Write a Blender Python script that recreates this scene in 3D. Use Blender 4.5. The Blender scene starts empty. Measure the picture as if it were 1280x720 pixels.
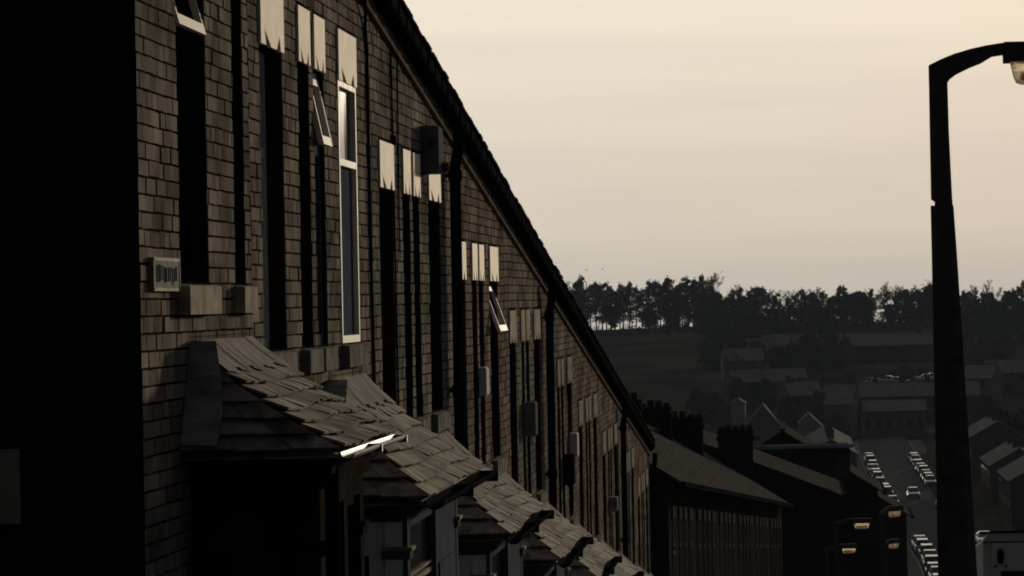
import bpy, math, random
from mathutils import Vector, Matrix
R = math.radians
random.seed(7)

# ------------------------------------------------------------------ camera, sky, sun, exposure
scn = bpy.context.scene
COL = scn.collection
F, CX, CY = 3900.0, 640.0, 360.0            # focal length and centre in pixels of the 1280 x 720 photograph
VPX, VPY, ROLL = 998.0, 372.0, R(1.1)       # where the level line along the street meets the picture, and the lean of the picture
_c, _s = math.cos(ROLL), math.sin(ROLL)
# the back of the camera is square to the street; a shifted lens brings the terrace into the frame
r0, u0, fw = Vector((1, 0, 0)), Vector((0, 0, 1)), Vector((0, 1, 0))
rr, uu = _c*r0-_s*u0, _s*r0+_c*u0
cam = bpy.data.cameras.new('camera'); cam.sensor_width = 36; cam.lens = 36*F/1280
cam.shift_x = -(VPX-CX)/1280; cam.shift_y = (VPY-CY)/1280; cam.clip_start = 0.5; cam.clip_end = 20000
co = bpy.data.objects.new('camera', cam); COL.objects.link(co)
M = Matrix((rr, uu, -fw)).transposed().to_4x4(); co.matrix_world = M
scn.camera = co
def at(px, py, Y):
    """the point of the place at distance Y along the street that shows at this pixel of the photograph"""
    d = fw*F+rr*(px-VPX)-uu*(py-VPY)
    return d*(Y/d.y)

SUN_AZ, SUN_EL = R(13), R(4.8)               # azimuth measured from +Y towards +X
w = bpy.data.worlds.new('World'); scn.world = w; w.use_nodes = True
nt = w.node_tree; nt.nodes.clear()
N = nt.nodes.new
out = N('ShaderNodeOutputWorld'); bg = N('ShaderNodeBackground'); sky = N('ShaderNodeTexSky')
sky.sky_type = 'NISHITA'; sky.sun_disc = False; sky.sun_elevation = SUN_EL; sky.sun_rotation = SUN_AZ
sky.air_density = 1.0; sky.dust_density = 3.0; sky.ozone_density = 1.0
# thin high cloud over the clear sky: cream and bright towards the low sun, dull blue-grey away from it, in level streaks
tc = N('ShaderNodeTexCoord'); mp = N('ShaderNodeMapping'); mp.inputs['Scale'].default_value = (2.5, 2.5, 40)
nz = N('ShaderNodeTexNoise'); nz.inputs['Scale'].default_value = 2.2; nz.inputs['Detail'].default_value = 3; nz.inputs['Distortion'].default_value = .3
rp = N('ShaderNodeValToRGB'); rp.color_ramp.elements[0].position = .3; rp.color_ramp.elements[1].position = .75
rp.color_ramp.elements[0].color = (.94, .945, .955, 1); rp.color_ramp.elements[1].color = (1.045, 1.035, 1.015, 1)
mul = N('ShaderNodeMixRGB'); mul.blend_type = 'MULTIPLY'; mul.inputs[0].default_value = 1
veil = N('ShaderNodeMixRGB'); veil.inputs[0].default_value = 0.95
dotn = N('ShaderNodeVectorMath'); dotn.operation = 'DOT_PRODUCT'
GLOW_EL = R(24); GLOW_AZ = R(-8)
dotn.inputs[1].default_value = (math.sin(GLOW_AZ)*math.cos(GLOW_EL), math.cos(GLOW_AZ)*math.cos(GLOW_EL), math.sin(GLOW_EL))
half = N('ShaderNodeMapRange'); half.inputs['From Min'].default_value = -1
glow = N('ShaderNodeValToRGB'); E_ = glow.color_ramp.elements
E_[0].position = 0; E_[0].color = (.015, .018, .025, 1); E_[1].position = 1; E_[1].color = (.80, .74, .595, 1)
for ps, cl in ((.5, (.032, .037, .049, 1)), (.75, (.10, .105, .115, 1)), (.88, (.33, .31, .28, 1)), (.94, (.58, .53, .45, 1)), (.972, (.725, .672, .562, 1))):
    e_ = E_.new(ps); e_.color = cl
big = N('ShaderNodeVectorMath'); big.operation = 'SCALE'; big.inputs['Scale'].default_value = 20.0
L = nt.links.new
L(tc.outputs['Generated'], mp.inputs[0]); L(mp.outputs[0], nz.inputs[0]); L(nz.outputs['Fac'], rp.inputs[0])
L(tc.outputs['Generated'], dotn.inputs[0]); L(dotn.outputs['Value'], half.inputs[0]); L(half.outputs[0], glow.inputs[0])
hzn = N('ShaderNodeSeparateXYZ'); L(tc.outputs['Generated'], hzn.inputs[0])     # murkier air low over the hills
lowr = N('ShaderNodeValToRGB'); lowr.color_ramp.elements[0].position = 0; lowr.color_ramp.elements[0].color = (.97, .935, .915, 1); lowr.color_ramp.elements[1].position = .1; lowr.color_ramp.elements[1].color = (1.17, 1.15, 1.13, 1)
e_ = lowr.color_ramp.elements.new(.045); e_.color = (1.0, .985, 1.0, 1)
L(hzn.outputs['Z'], lowr.inputs[0]); mul2 = N('ShaderNodeMixRGB'); mul2.blend_type = 'MULTIPLY'; mul2.inputs[0].default_value = 1
L(glow.outputs[0], mul2.inputs[1]); L(lowr.outputs[0], mul2.inputs[2]); L(mul2.outputs[0], mul.inputs[1]); L(rp.outputs[0], mul.inputs[2]); L(mul.outputs[0], big.inputs[0])
L(sky.outputs[0], veil.inputs[1]); L(big.outputs[0], veil.inputs[2]); L(veil.outputs[0], bg.inputs[0]); L(bg.outputs[0], out.inputs[0])
bg.inputs[1].default_value = 0.053
sl = bpy.data.lights.new('sun', 'SUN'); sl.energy = 4.9; sl.angle = R(2.5); sl.color = (1, .86, .66)
so = bpy.data.objects.new('sun', sl); COL.objects.link(so)
sd = Vector((math.sin(SUN_AZ)*math.cos(SUN_EL), math.cos(SUN_AZ)*math.cos(SUN_EL), math.sin(SUN_EL)))
so.rotation_euler = sd.to_track_quat('Z', 'Y').to_euler(); so.location = (30, 60, 40)
vs = scn.view_settings; vs.view_transform = 'Standard'; vs.look = 'None'; vs.gamma = 1; vs.exposure = 0.0
scn.render.engine = 'CYCLES'; scn.cycles.max_bounces = 6; scn.cycles.volume_bounces = 0
scn.cycles.use_denoising = True; scn.cycles.filter_width = 1.9

# ------------------------------------------------------------------ helpers
class MB:
    """collects faces in world coordinates; build() links them as one mesh object"""
    def __init__(s): s.v = []; s.f = []; s.m = []; s.sm = []
    def add(s, vs_, fs, mi=0, smooth=False):
        n = len(s.v); s.v += [tuple(p) for p in vs_]
        for f in fs: s.f.append([n+i for i in f]); s.m.append(mi); s.sm.append(smooth)
    def quad(s, a, b, c, d, mi=0): s.add([a, b, c, d], [[0, 1, 2, 3]], mi)
    def hexa(s, p, mi=0):
        """eight corners: bottom four, then top four"""
        s.add(p, [[3, 2, 1, 0], [4, 5, 6, 7], [0, 1, 5, 4], [1, 2, 6, 5], [2, 3, 7, 6], [3, 0, 4, 7]], mi)
    def box(s, x0, x1, y0, y1, z0, z1, mi=0):
        s.hexa([(x0, y0, z0), (x1, y0, z0), (x1, y1, z0), (x0, y1, z0), (x0, y0, z1), (x1, y0, z1), (x1, y1, z1), (x0, y1, z1)], mi)
    def prism(s, poly, ax, a, b, mi=0):
        """polygon of two coordinates pushed along axis ax from a to b"""
        def P(u, v, t): return {0: (t, u, v), 1: (u, t, v), 2: (u, v, t)}[ax]
        n = len(poly)
        s.add([P(u, v, a) for u, v in poly]+[P(u, v, b) for u, v in poly],
              [list(range(n))[::-1], list(range(n, 2*n))]+[[i, (i+1) % n, n+(i+1) % n, n+i] for i in range(n)], mi)
    def tube(s, pts, r, n=8, mi=0, r1=None, cap=True):
        pts = [Vector(p) for p in pts]; m = len(pts); rings = []
        for i, p in enumerate(pts):
            t = (pts[min(i+1, m-1)]-pts[max(i-1, 0)]).normalized()
            e = Vector((0, 0, 1)) if abs(t.z) < .9 else Vector((1, 0, 0))
            a = t.cross(e).normalized(); b = t.cross(a)
            ra = r if r1 is None else r+(r1-r)*i/(m-1)
            rings += [p+(a*math.cos(k*2*math.pi/n)+b*math.sin(k*2*math.pi/n))*ra for k in range(n)]
        fs = [[i*n+k, i*n+(k+1) % n, (i+1)*n+(k+1) % n, (i+1)*n+k] for i in range(m-1) for k in range(n)]
        s.add(rings, fs, mi, True)
        if cap: s.add(rings[:n], [list(range(n))], mi); s.add(rings[-n:], [list(range(n))[::-1]], mi)
    def build(s, name, mat, parent=None, origin=None):
        if origin is None:
            origin = Vector((0, 0, 0)); p = parent
            while p: origin = origin+p.location; p = p.parent
            loc = Vector((0, 0, 0))
        else:
            origin = Vector(origin); loc = origin
        me = bpy.data.meshes.new(name)
        me.from_pydata([(x-origin.x, y-origin.y, z-origin.z) for x, y, z in s.v], [], s.f)
        for mm in (mat if isinstance(mat, (list, tuple)) else [mat]): me.materials.append(mm)
        me.polygons.foreach_set('material_index', s.m); me.polygons.foreach_set('use_smooth', s.sm)
        me.update()
        o = bpy.data.objects.new(name, me); COL.objects.link(o); o.location = loc
        if parent: o.parent = parent
        return o
def tag(o, label=None, cat=None, group=None, kind=None):
    for k, v in (('label', label), ('category', cat), ('group', group), ('kind', kind)):
        if v: o[k] = v
    return o
def thing(name, loc, label, cat, group=None):
    o = bpy.data.objects.new(name, None); COL.objects.link(o); o.location = loc; o.empty_display_size = .3
    return tag(o, label, cat, group)
def copy_tree(o, parent=None):
    c = o.copy(); COL.objects.link(c); c.parent = parent
    for ch in list(o.children): copy_tree(ch, c)
    return c

def mat(name, col, rough=.8, var=.25, scale=4., bump=0., bscale=40., metal=0., spec=0., island=0., stretch=None, col2=None):
    """procedural surface: base colour broken by two noises, optional difference from piece to piece, optional bump"""
    m = bpy.data.materials.new(name); m.use_nodes = True; t = m.node_tree; n = t.nodes; L = t.links.new
    b = n['Principled BSDF']; b.inputs['Roughness'].default_value = rough; b.inputs['Metallic'].default_value = metal
    b.inputs['Specular IOR Level'].default_value = spec
    g = n.new('ShaderNodeTexCoord'); mpn = n.new('ShaderNodeMapping')
    if stretch: mpn.inputs['Scale'].default_value = stretch
    L(g.outputs['Object'], mpn.inputs[0])
    z = n.new('ShaderNodeTexNoise'); z.inputs['Scale'].default_value = scale; z.inputs['Detail'].default_value = 6
    L(mpn.outputs[0], z.inputs[0])
    c = n.new('ShaderNodeValToRGB'); e = c.color_ramp.elements
    c2 = col2 or [min(1, v*(1+var)) for v in col]
    e[0].position = .3; e[0].color = [v*(1-var) for v in col]+[1]; e[1].position = .72; e[1].color = list(c2)+[1]
    L(z.outputs['Fac'], c.inputs[0]); last = c.outputs[0]
    if island:
        gi = n.new('ShaderNodeNewGeometry'); mr = n.new('ShaderNodeMapRange')
        mr.inputs['To Min'].default_value = 1-island; mr.inputs['To Max'].default_value = 1+island
        L(gi.outputs['Random Per Island'], mr.inputs[0])
        mx = n.new('ShaderNodeVectorMath'); mx.operation = 'SCALE'; L(last, mx.inputs[0]); L(mr.outputs[0], mx.inputs['Scale']); last = mx.outputs[0]
    L(last, b.inputs['Base Color'])
    z3 = n.new('ShaderNodeMapRange'); z3.inputs['To Min'].default_value = max(.02, rough-min(.12, rough*.5)); z3.inputs['To Max'].default_value = min(1, rough+min(.12, rough*.5))
    L(z.outputs['Fac'], z3.inputs[0]); L(z3.outputs[0], b.inputs['Roughness'])
    if bump:
        z2 = n.new('ShaderNodeTexNoise'); z2.inputs['Scale'].default_value = bscale; z2.inputs['Detail'].default_value = 5; L(mpn.outputs[0], z2.inputs[0])
        bp = n.new('ShaderNodeBump'); bp.inputs['Strength'].default_value = bump; bp.inputs['Distance'].default_value = .01
        L(z2.outputs['Fac'], bp.inputs['Height']); L(bp.outputs[0], b.inputs['Normal'])
    return m
def brickmat(name, col, mortar, bw=.225, bh=.078, swap=True):
    """brick pattern for walls too far off to be laid brick by brick"""
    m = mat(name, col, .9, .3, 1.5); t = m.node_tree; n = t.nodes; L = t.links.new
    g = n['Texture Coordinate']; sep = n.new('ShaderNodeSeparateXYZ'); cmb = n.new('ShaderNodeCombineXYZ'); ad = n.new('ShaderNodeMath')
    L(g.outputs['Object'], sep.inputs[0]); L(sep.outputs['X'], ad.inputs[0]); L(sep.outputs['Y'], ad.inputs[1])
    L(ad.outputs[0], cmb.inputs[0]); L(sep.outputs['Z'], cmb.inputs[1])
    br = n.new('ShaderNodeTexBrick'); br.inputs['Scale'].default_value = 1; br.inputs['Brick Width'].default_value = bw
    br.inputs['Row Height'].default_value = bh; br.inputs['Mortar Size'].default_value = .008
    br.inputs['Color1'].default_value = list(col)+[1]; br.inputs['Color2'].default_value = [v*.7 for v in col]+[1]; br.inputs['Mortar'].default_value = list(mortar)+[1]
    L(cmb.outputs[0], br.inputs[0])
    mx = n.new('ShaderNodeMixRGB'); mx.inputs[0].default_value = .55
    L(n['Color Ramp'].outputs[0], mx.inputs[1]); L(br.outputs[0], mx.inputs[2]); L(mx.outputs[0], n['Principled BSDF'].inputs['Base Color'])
    return m

BRICKS = [mat('soot_brown_brick', (.128, .109, .093), .85, .5, 2.2, .25, 90, island=.26), mat('worn_grey_brick', (.122, .107, .095), .85, .55, 1.4, .25, 90, island=.28), mat('reddish_sooty_brick', (.124, .1, .083), .85, .55, 1.8, .25, 90, island=.26)]
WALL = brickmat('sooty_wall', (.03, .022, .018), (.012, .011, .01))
MORTAR = mat('black_ash_mortar', (.012, .011, .01), .95, .3, 6)
BRICKFAR = brickmat('valley_brick', (.11, .075, .055), (.08, .07, .06))
STONEFAR = brickmat('valley_stone', (.16, .14, .115), (.09, .085, .08), .4, .2)
WHITE = mat("white_gloss_paint", (.60, .56, .49), .6, .12, 7, .1, 30, spec=.003)
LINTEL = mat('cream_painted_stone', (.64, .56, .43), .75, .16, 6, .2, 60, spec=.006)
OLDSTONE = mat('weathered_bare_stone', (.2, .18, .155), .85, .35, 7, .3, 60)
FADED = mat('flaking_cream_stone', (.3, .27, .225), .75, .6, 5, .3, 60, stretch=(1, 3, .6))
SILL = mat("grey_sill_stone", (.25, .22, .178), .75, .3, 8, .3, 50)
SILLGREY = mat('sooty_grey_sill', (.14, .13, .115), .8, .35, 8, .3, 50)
JOINSIDE = mat('sky_lit_side_joinery', (.62, .65, .72), .5, .15, 5, .15, 30)  # near sides lightened in colour, standing in for skylight on the same paint
JOIN = mat('shaded_blue_grey_joinery', (.062, .068, .082), .45, .15, 5, .15, 30)  # bay fronts darkened in colour for shade; blue-grey also on one window frame
SLATE = mat('stone_roof_slate', (.165, .148, .127), .85, .5, 9, .5, 70, island=.32, spec=.003)
DARKSLATE = mat('dark_roof_slate', (.05, .046, .042), .85, .55, 3, .4, 20, stretch=(1, 1, 3))
LEAD = mat("lead_sheet", (.21, .195, .178), .8, .55, 5, .4, 25, stretch=(1, 5, 1))
IRON = mat("black_cast_iron", (.012, .012, .013), .7, .3, 8, .2, 40)
WETIRON = mat("glossy_black_gutter", (.02, .02, .022), .5, .3, 8, .2, 40, spec=.03)
DIMPANE = mat("shaded_blue_glass", (.05, .055, .075), .5, .15, 3)  # bluish shade of the lower pane put into a dull colour, without reflection
FASCIA = mat('eaves_stone', (.1, .083, .066), .85, .3, 5, .3, 40)
GLASS = mat("dark_window_glass", (.012, .013, .016), .05, .2, 3, spec=.3)
PAINTGREY = mat('pale_grey_joinery', (.42, .42, .43), .5, .12, 5, .15, 30)
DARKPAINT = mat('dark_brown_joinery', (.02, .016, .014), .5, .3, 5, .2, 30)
CONCRETE = mat('lamp_concrete', (.07, .066, .06), .9, .3, 10, .4, 60)
BOXGREY = mat('grey_plastic', (.085, .09, .095), .5, .1, 6)
REDLAMP = mat('red_plastic_lens', (.12, .012, .01), .3, .1, 6)
ASPHALT = mat('asphalt', (.058, .06, .063), .75, .25, .8, .3, 120)
PAVE = mat('pavement_flags', (.075, .074, .072), .85, .25, 1.2, .2, 30)
KERB = mat('kerb_stone', (.2, .19, .175), .8, .25, 3)
LINE = mat('worn_road_paint', (.13, .13, .125), .6, .3, 3)
GRASS = mat('rough_winter_grass', (.024, .026, .02), .95, .45, .05, .4, 3, col2=(.05, .046, .032))
GROUND = mat('valley_ground', (.055, .055, .035), .95, .4, .03, .4, 2)
BARK = mat('bark', (.05, .04, .032), .9, .3, 6)
PINE = mat('pine_needles', (.045, .058, .036), .8, .4, 1.2, island=.35)
SPRUCE = mat('spruce_needles', (.032, .046, .03), .8, .35, 1.2, island=.35)
TWIG = mat('bare_twigs', (.07, .055, .042), .9, .3, 3)
IVY = mat('scrub_leaves', (.05, .055, .03), .85, .4, 1.0, island=.35)

# ------------------------------------------------------------------ lie of the land
PROF = [(-400, 49), (0, -1.45), (170, -23.1), (215, -26.6), (270, -27.6), (430, -27.6), (520, -27.1), (590, -25.4), (650, -21.8), (700, -18.3), (800, -13.2), (890, -8.9), (930, -8.2), (1000, -9), (1400, -25), (9000, -80)]
def base(y):
    P = PROF
    for i in range(len(P)-1):
        if y <= P[i+1][0]:
            t = (y-P[i][0])/(P[i+1][0]-P[i][0]); return P[i][1]+(P[i+1][1]-P[i][1])*t
    return P[-1][1]
def sm(a, b, x):
    t = min(1, max(0, (x-a)/(b-a))); return t*t*(3-2*t)
def smbase(y):
    h = 14 if y > 20 else 0
    return (base(y-h)+2*base(y)+base(y+h))/4
CEN = [(-500, 5.85), (70, 5.85), (95, 6.4), (104, 7.8), (118, 9.0), (130, 10.3), (150, 12.05), (200, 14.6), (260, 16.2), (320, 16.6), (380, 15.9), (450, 14.9), (700, 14.2), (9000, 14)]
def cen(y):                                     # middle of the road
    for i in range(len(CEN)-1):
        if y <= CEN[i+1][0]:
            t = (y-CEN[i][0])/(CEN[i+1][0]-CEN[i][0]); return CEN[i][1]+(CEN[i+1][1]-CEN[i][1])*t
    return 14
def G(x, y):
    z = smbase(y)
    dx = x-cen(y)
    z += 2.4*sm(6.9, 9.5, dx)*sm(180, 260, y)*(1-sm(430, 560, y))         # bank below the right-hand terraces
    z += 1.2*math.sin(x*.021+1)*sm(560, 700, y)*(.4+.6*sm(20, 60, abs(dx)))
    return z
ys = [-60+i*10 for i in range(16)]+[100+i*8 for i in range(108)]+[970, 1000, 1050, 1120, 1250, 1500, 2200, 4000, 8000]
xs = [-6000, -2500, -1200, -600, -400, -300]+[-240+i*12 for i in range(16)]+[-48+i*6 for i in range(22)]+[90+i*12 for i in range(14)]+[300, 400, 600, 1200, 2500, 6000]
g = MB(); nx = len(xs)
def gz(x, y):
    z = G(x, y)
    return z-.06 if abs(x-cen(y)) < 7.6 or (-60 <= y < 64 and -14 < x < 12) else z
g.add([(x, y, gz(x, y)) for y in ys for x in xs], [[j*nx+i, j*nx+i+1, (j+1)*nx+i+1, (j+1)*nx+i] for j in range(len(ys)-1) for i in range(nx-1)], 0, True)
tag(g.build('ground', GRASS), kind='structure')
def strip(name, m, a, b, y0, y1, dz, step=5, thick=0):
    q = MB(); n = int((y1-y0)/step)
    Y = [y0+(y1-y0)*i/n for i in range(n+1)]
    A = a if callable(a) else (lambda y: cen(y)+a); B = b if callable(b) else (lambda y: cen(y)+b)
    vv = []
    for y in Y:
        z = smbase(y)+dz
        vv += [(A(y), y, z), (B(y), y, z), (B(y), y, z-.2), (A(y), y, z-.2)]
    fs = []
    for i in range(n):
        k = 4*i
        fs += [[k, k+1, k+5, k+4]]+([[k+1, k+2, k+6, k+5], [k+3, k, k+4, k+7]] if thick else [])
    q.add(vv, fs); return tag(q.build(name, m), kind='structure')
strip('road', ASPHALT, -4.7, 4.7, -55, 585, 0.0)
strip('pavement', PAVE, lambda y: min(-2.93, cen(y)-6.9) if y < 62 else cen(y)-6.9, -4.85, -55, 560, .12, thick=1)
strip('pavement', PAVE, 4.85, 6.9, -55, 560, .12, thick=1)
strip('kerb', KERB, -4.85, -4.7, -55, 560, .124, thick=1)
strip('kerb', KERB, 4.7, 4.85, -55, 560, .124, thick=1)
q = MB()
for y in range(-40, 570, 6):
    q.add([(cen(y)-.05, y, smbase(y)+.005), (cen(y)+.05, y, smbase(y)+.005), (cen(y+3)+.05, y+3, smbase(y+3)+.005), (cen(y+3)-.05, y+3, smbase(y+3)+.005)], [[0, 1, 2, 3]])
tag(q.build('road_markings', LINE), kind='structure')
# the cross street at the far end
q = MB(); n = 20
for i in range(n):
    x0, x1 = -80+10*i, -70+10*i
    q.quad((x0, 578, G(x0, 578)+.08), (x1, 578, G(x1, 578)+.08), (x1, 587, G(x1, 587)+.08), (x0, 587, G(x0, 587)+.08))
tag(q.build('cross_street', ASPHALT), kind='structure')

# ------------------------------------------------------------------ the near terrace, house by house
FX = -2.93
def ze(y): return 2.04-.13*(y-21.55)            # line where the wall meets the eaves
BH = .0787
def lay_bricks(mb, y0, y1, z0, holes, rnd, ztop, mi):
    """header-bond bricks, one block each, fitted round the holes (ya, yb, za, zb)"""
    row = 0; z = z0
    while z < ztop(y0)+.02:
        zt = z+BH-.011
        spans = [(y0, y1)]
        for (ya, yb, za, zb) in holes:
            if zt > za and z < zb-.02:
                spans = [p for (a, b) in spans for p in ((a, min(b, ya)), (max(a, yb), b)) if p[1]-p[0] > .015]
        for (a, b) in spans:
            y = a-(.057 if row % 2 else 0)-(0 if a == y0 else rnd.random()*.05)
            sag = .004*math.sin(y*1.7+row)
            while y < b-.004:
                wd = .114 if rnd.random() < .93 else .228
                ya, yb = max(a, y), min(b, y+wd-.0028)
                if yb-ya > .012 and z < ztop(yb)+.01:
                    f = FX+rnd.gauss(0, .0013); t = rnd.gauss(0, .0012)
                    j = rnd.gauss(0, .0012)
                    mb.add([(f, ya, z+j), (f+t, yb, z+j), (f+t, yb, zt+j), (f, ya, zt+j), (FX-.012, ya, z+j), (FX-.012, yb, z+j), (FX-.012, yb, zt+j), (FX-.012, ya, zt+j)],
                           [[0, 1, 2, 3], [4, 5, 1, 0], [2, 6, 7, 3][::1], [0, 3, 7, 4], [1, 5, 6, 2]], mi)
                y += wd
        z += BH; row += 1
def lintel_poly(a, b, z0, z1):
    wd = b-a; t = .29*(z1-z0); k = wd/.8
    return [(a, z0), (a+.17*k, z0), (a+.11*k, z0+t*1.0), (a+.34*k, z0), (b-.27*k, z0), (b-.16*k, z0+t*.85), (b-.12*k, z0), (b, z0), (b, z1), (a, z1)]
def window(house, ya, yb, zs, zt, recess, fmat, lmat, vent=0., lint=True, rail=.34, bar=.05, vmat=None, dim=False):
    """part: frame; sub-parts: pane, sill, lintel, vent"""
    x1 = FX-recess; x0 = x1-.05; m = MB(); zr = zt-rail*(zt-zs)
    m.box(x0, x1, ya, ya+bar, zs, zt); m.box(x0, x1, yb-bar, yb, zs, zt)
    m.box(x0, x1, ya+bar, yb-bar, zs, zs+bar*1.3); m.box(x0, x1, ya+bar, yb-bar, zt-bar, zt)
    m.box(x0, x1, ya+bar, yb-bar, zr-bar*.6, zr+bar*.6)
    # inner beads
    m.box(x0, x1-.018, ya+bar, ya+bar*1.7, zs+bar*1.3, zr-bar*.6); m.box(x0, x1-.018, yb-bar*1.7, yb-bar, zs+bar*1.3, zr-bar*.6)
    w_ = m.build('window', fmat, house)
    p = MB(); p.box(x0+.012, x0+.02, ya+bar*.5, yb-bar*.5, zs+.03, zr, 1 if dim else 0)
    if not vent: p.box(x0+.006, x0+.012, ya+bar*.5, yb-bar*.5, zr+.002, zt-.02)
    p.build('pane', [GLASS, DIMPANE], w_)
    s_ = MB(); s_.hexa([(FX-.1, ya-.04, zs-.155), (FX+.055, ya-.04, zs-.155), (FX+.055, yb+.03, zs-.155), (FX-.1, yb+.03, zs-.155),
                       (FX-.1, ya-.04, zs), (FX+.055, ya-.04, zs-.018), (FX+.055, yb+.03, zs-.018), (FX-.1, yb+.03, zs)])
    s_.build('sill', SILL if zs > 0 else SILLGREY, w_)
    if lint:
        l_ = MB(); l_.prism(lintel_poly(ya-.005, yb+.005, zt, zt+.33), 0, FX-.1, FX+.014); l_.build('lintel', lmat, w_)
    if vent:                                     # top-hung light standing open
        h = zt-bar-zr-bar*.6; o_ = vent; b2 = .025
        def P(t, dx, y): return (x1+o_*t+dx, y, zt-bar-h*t)
        v_ = MB(); ym0, ym1 = ya+bar*.6, yb-bar*.6
        def rect(t0, t1, a, b): v_.hexa([P(t1, -.035, a), P(t1, 0, a), P(t1, 0, b), P(t1, -.035, b), P(t0, -.035, a), P(t0, 0, a), P(t0, 0, b), P(t0, -.035, b)])
        rect(0, 1, ym0, ym0+b2); rect(0, 1, ym1-b2, ym1); rect(0, .1, ym0+b2, ym1-b2); rect(.87, 1, ym0+b2, ym1-b2)
        vo = v_.build('open_vent', vmat or fmat, w_)
    return w_

def slates(mb, P, rows, wd, v0, rnd, length, mi=0, thick=.013, lift=.029):
    """courses of loose slates on the surface P(u, v); length(v) is the width of the surface at v"""
    for r in range(rows):
        va, vb = v0+(1-v0)*r/rows, v0+(1-v0)*(r+1)/rows
        vb2 = min(1.03, vb+.05/rows*2)
        Lr = length((va+vb)/2); n = max(1, round(Lr/wd)); cuts = [0]+[ (i+rnd.uniform(-.18, .18)+(.5 if r % 2 else 0))/n for i in range(1, n)]+[1]
        cuts = sorted(min(1, max(0, c)) for c in cuts)
        ph = rnd.uniform(0, 6.28); am = rnd.uniform(.006, .014)
        wav = lambda u: am*math.sin(u*7+ph)
        for i in range(len(cuts)-1):
            a, b = cuts[i]+.002/max(Lr, .05), cuts[i+1]-.002/max(Lr, .05)
            if b-a < .02/max(Lr, .1): continue
            j = rnd.uniform(-.005, .007)+wav((a+b)/2); k0, k1 = lift+rnd.uniform(-.004, .006), lift+rnd.uniform(-.004, .006)
            p = [P(a, va), P(b, va), P(b, vb2+j), P(a, vb2+j)]
            nn = (p[1]-p[0]).cross(p[3]-p[0])
            if nn.length < 1e-9: continue
            nn.normalize()
            if nn.z < 0: nn = -nn
            t0 = [p[0], p[1], p[2]+nn*k0, p[3]+nn*k1]
            t1 = [q_+nn*thick for q_ in t0]
            mb.hexa([t0[3], t0[2], t0[1], t0[0], t1[3], t1[2], t1[1], t1[0]] , mi)
def lerp(a, b, t): return Vector(a)*(1-t)+Vector(b)*t

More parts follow.
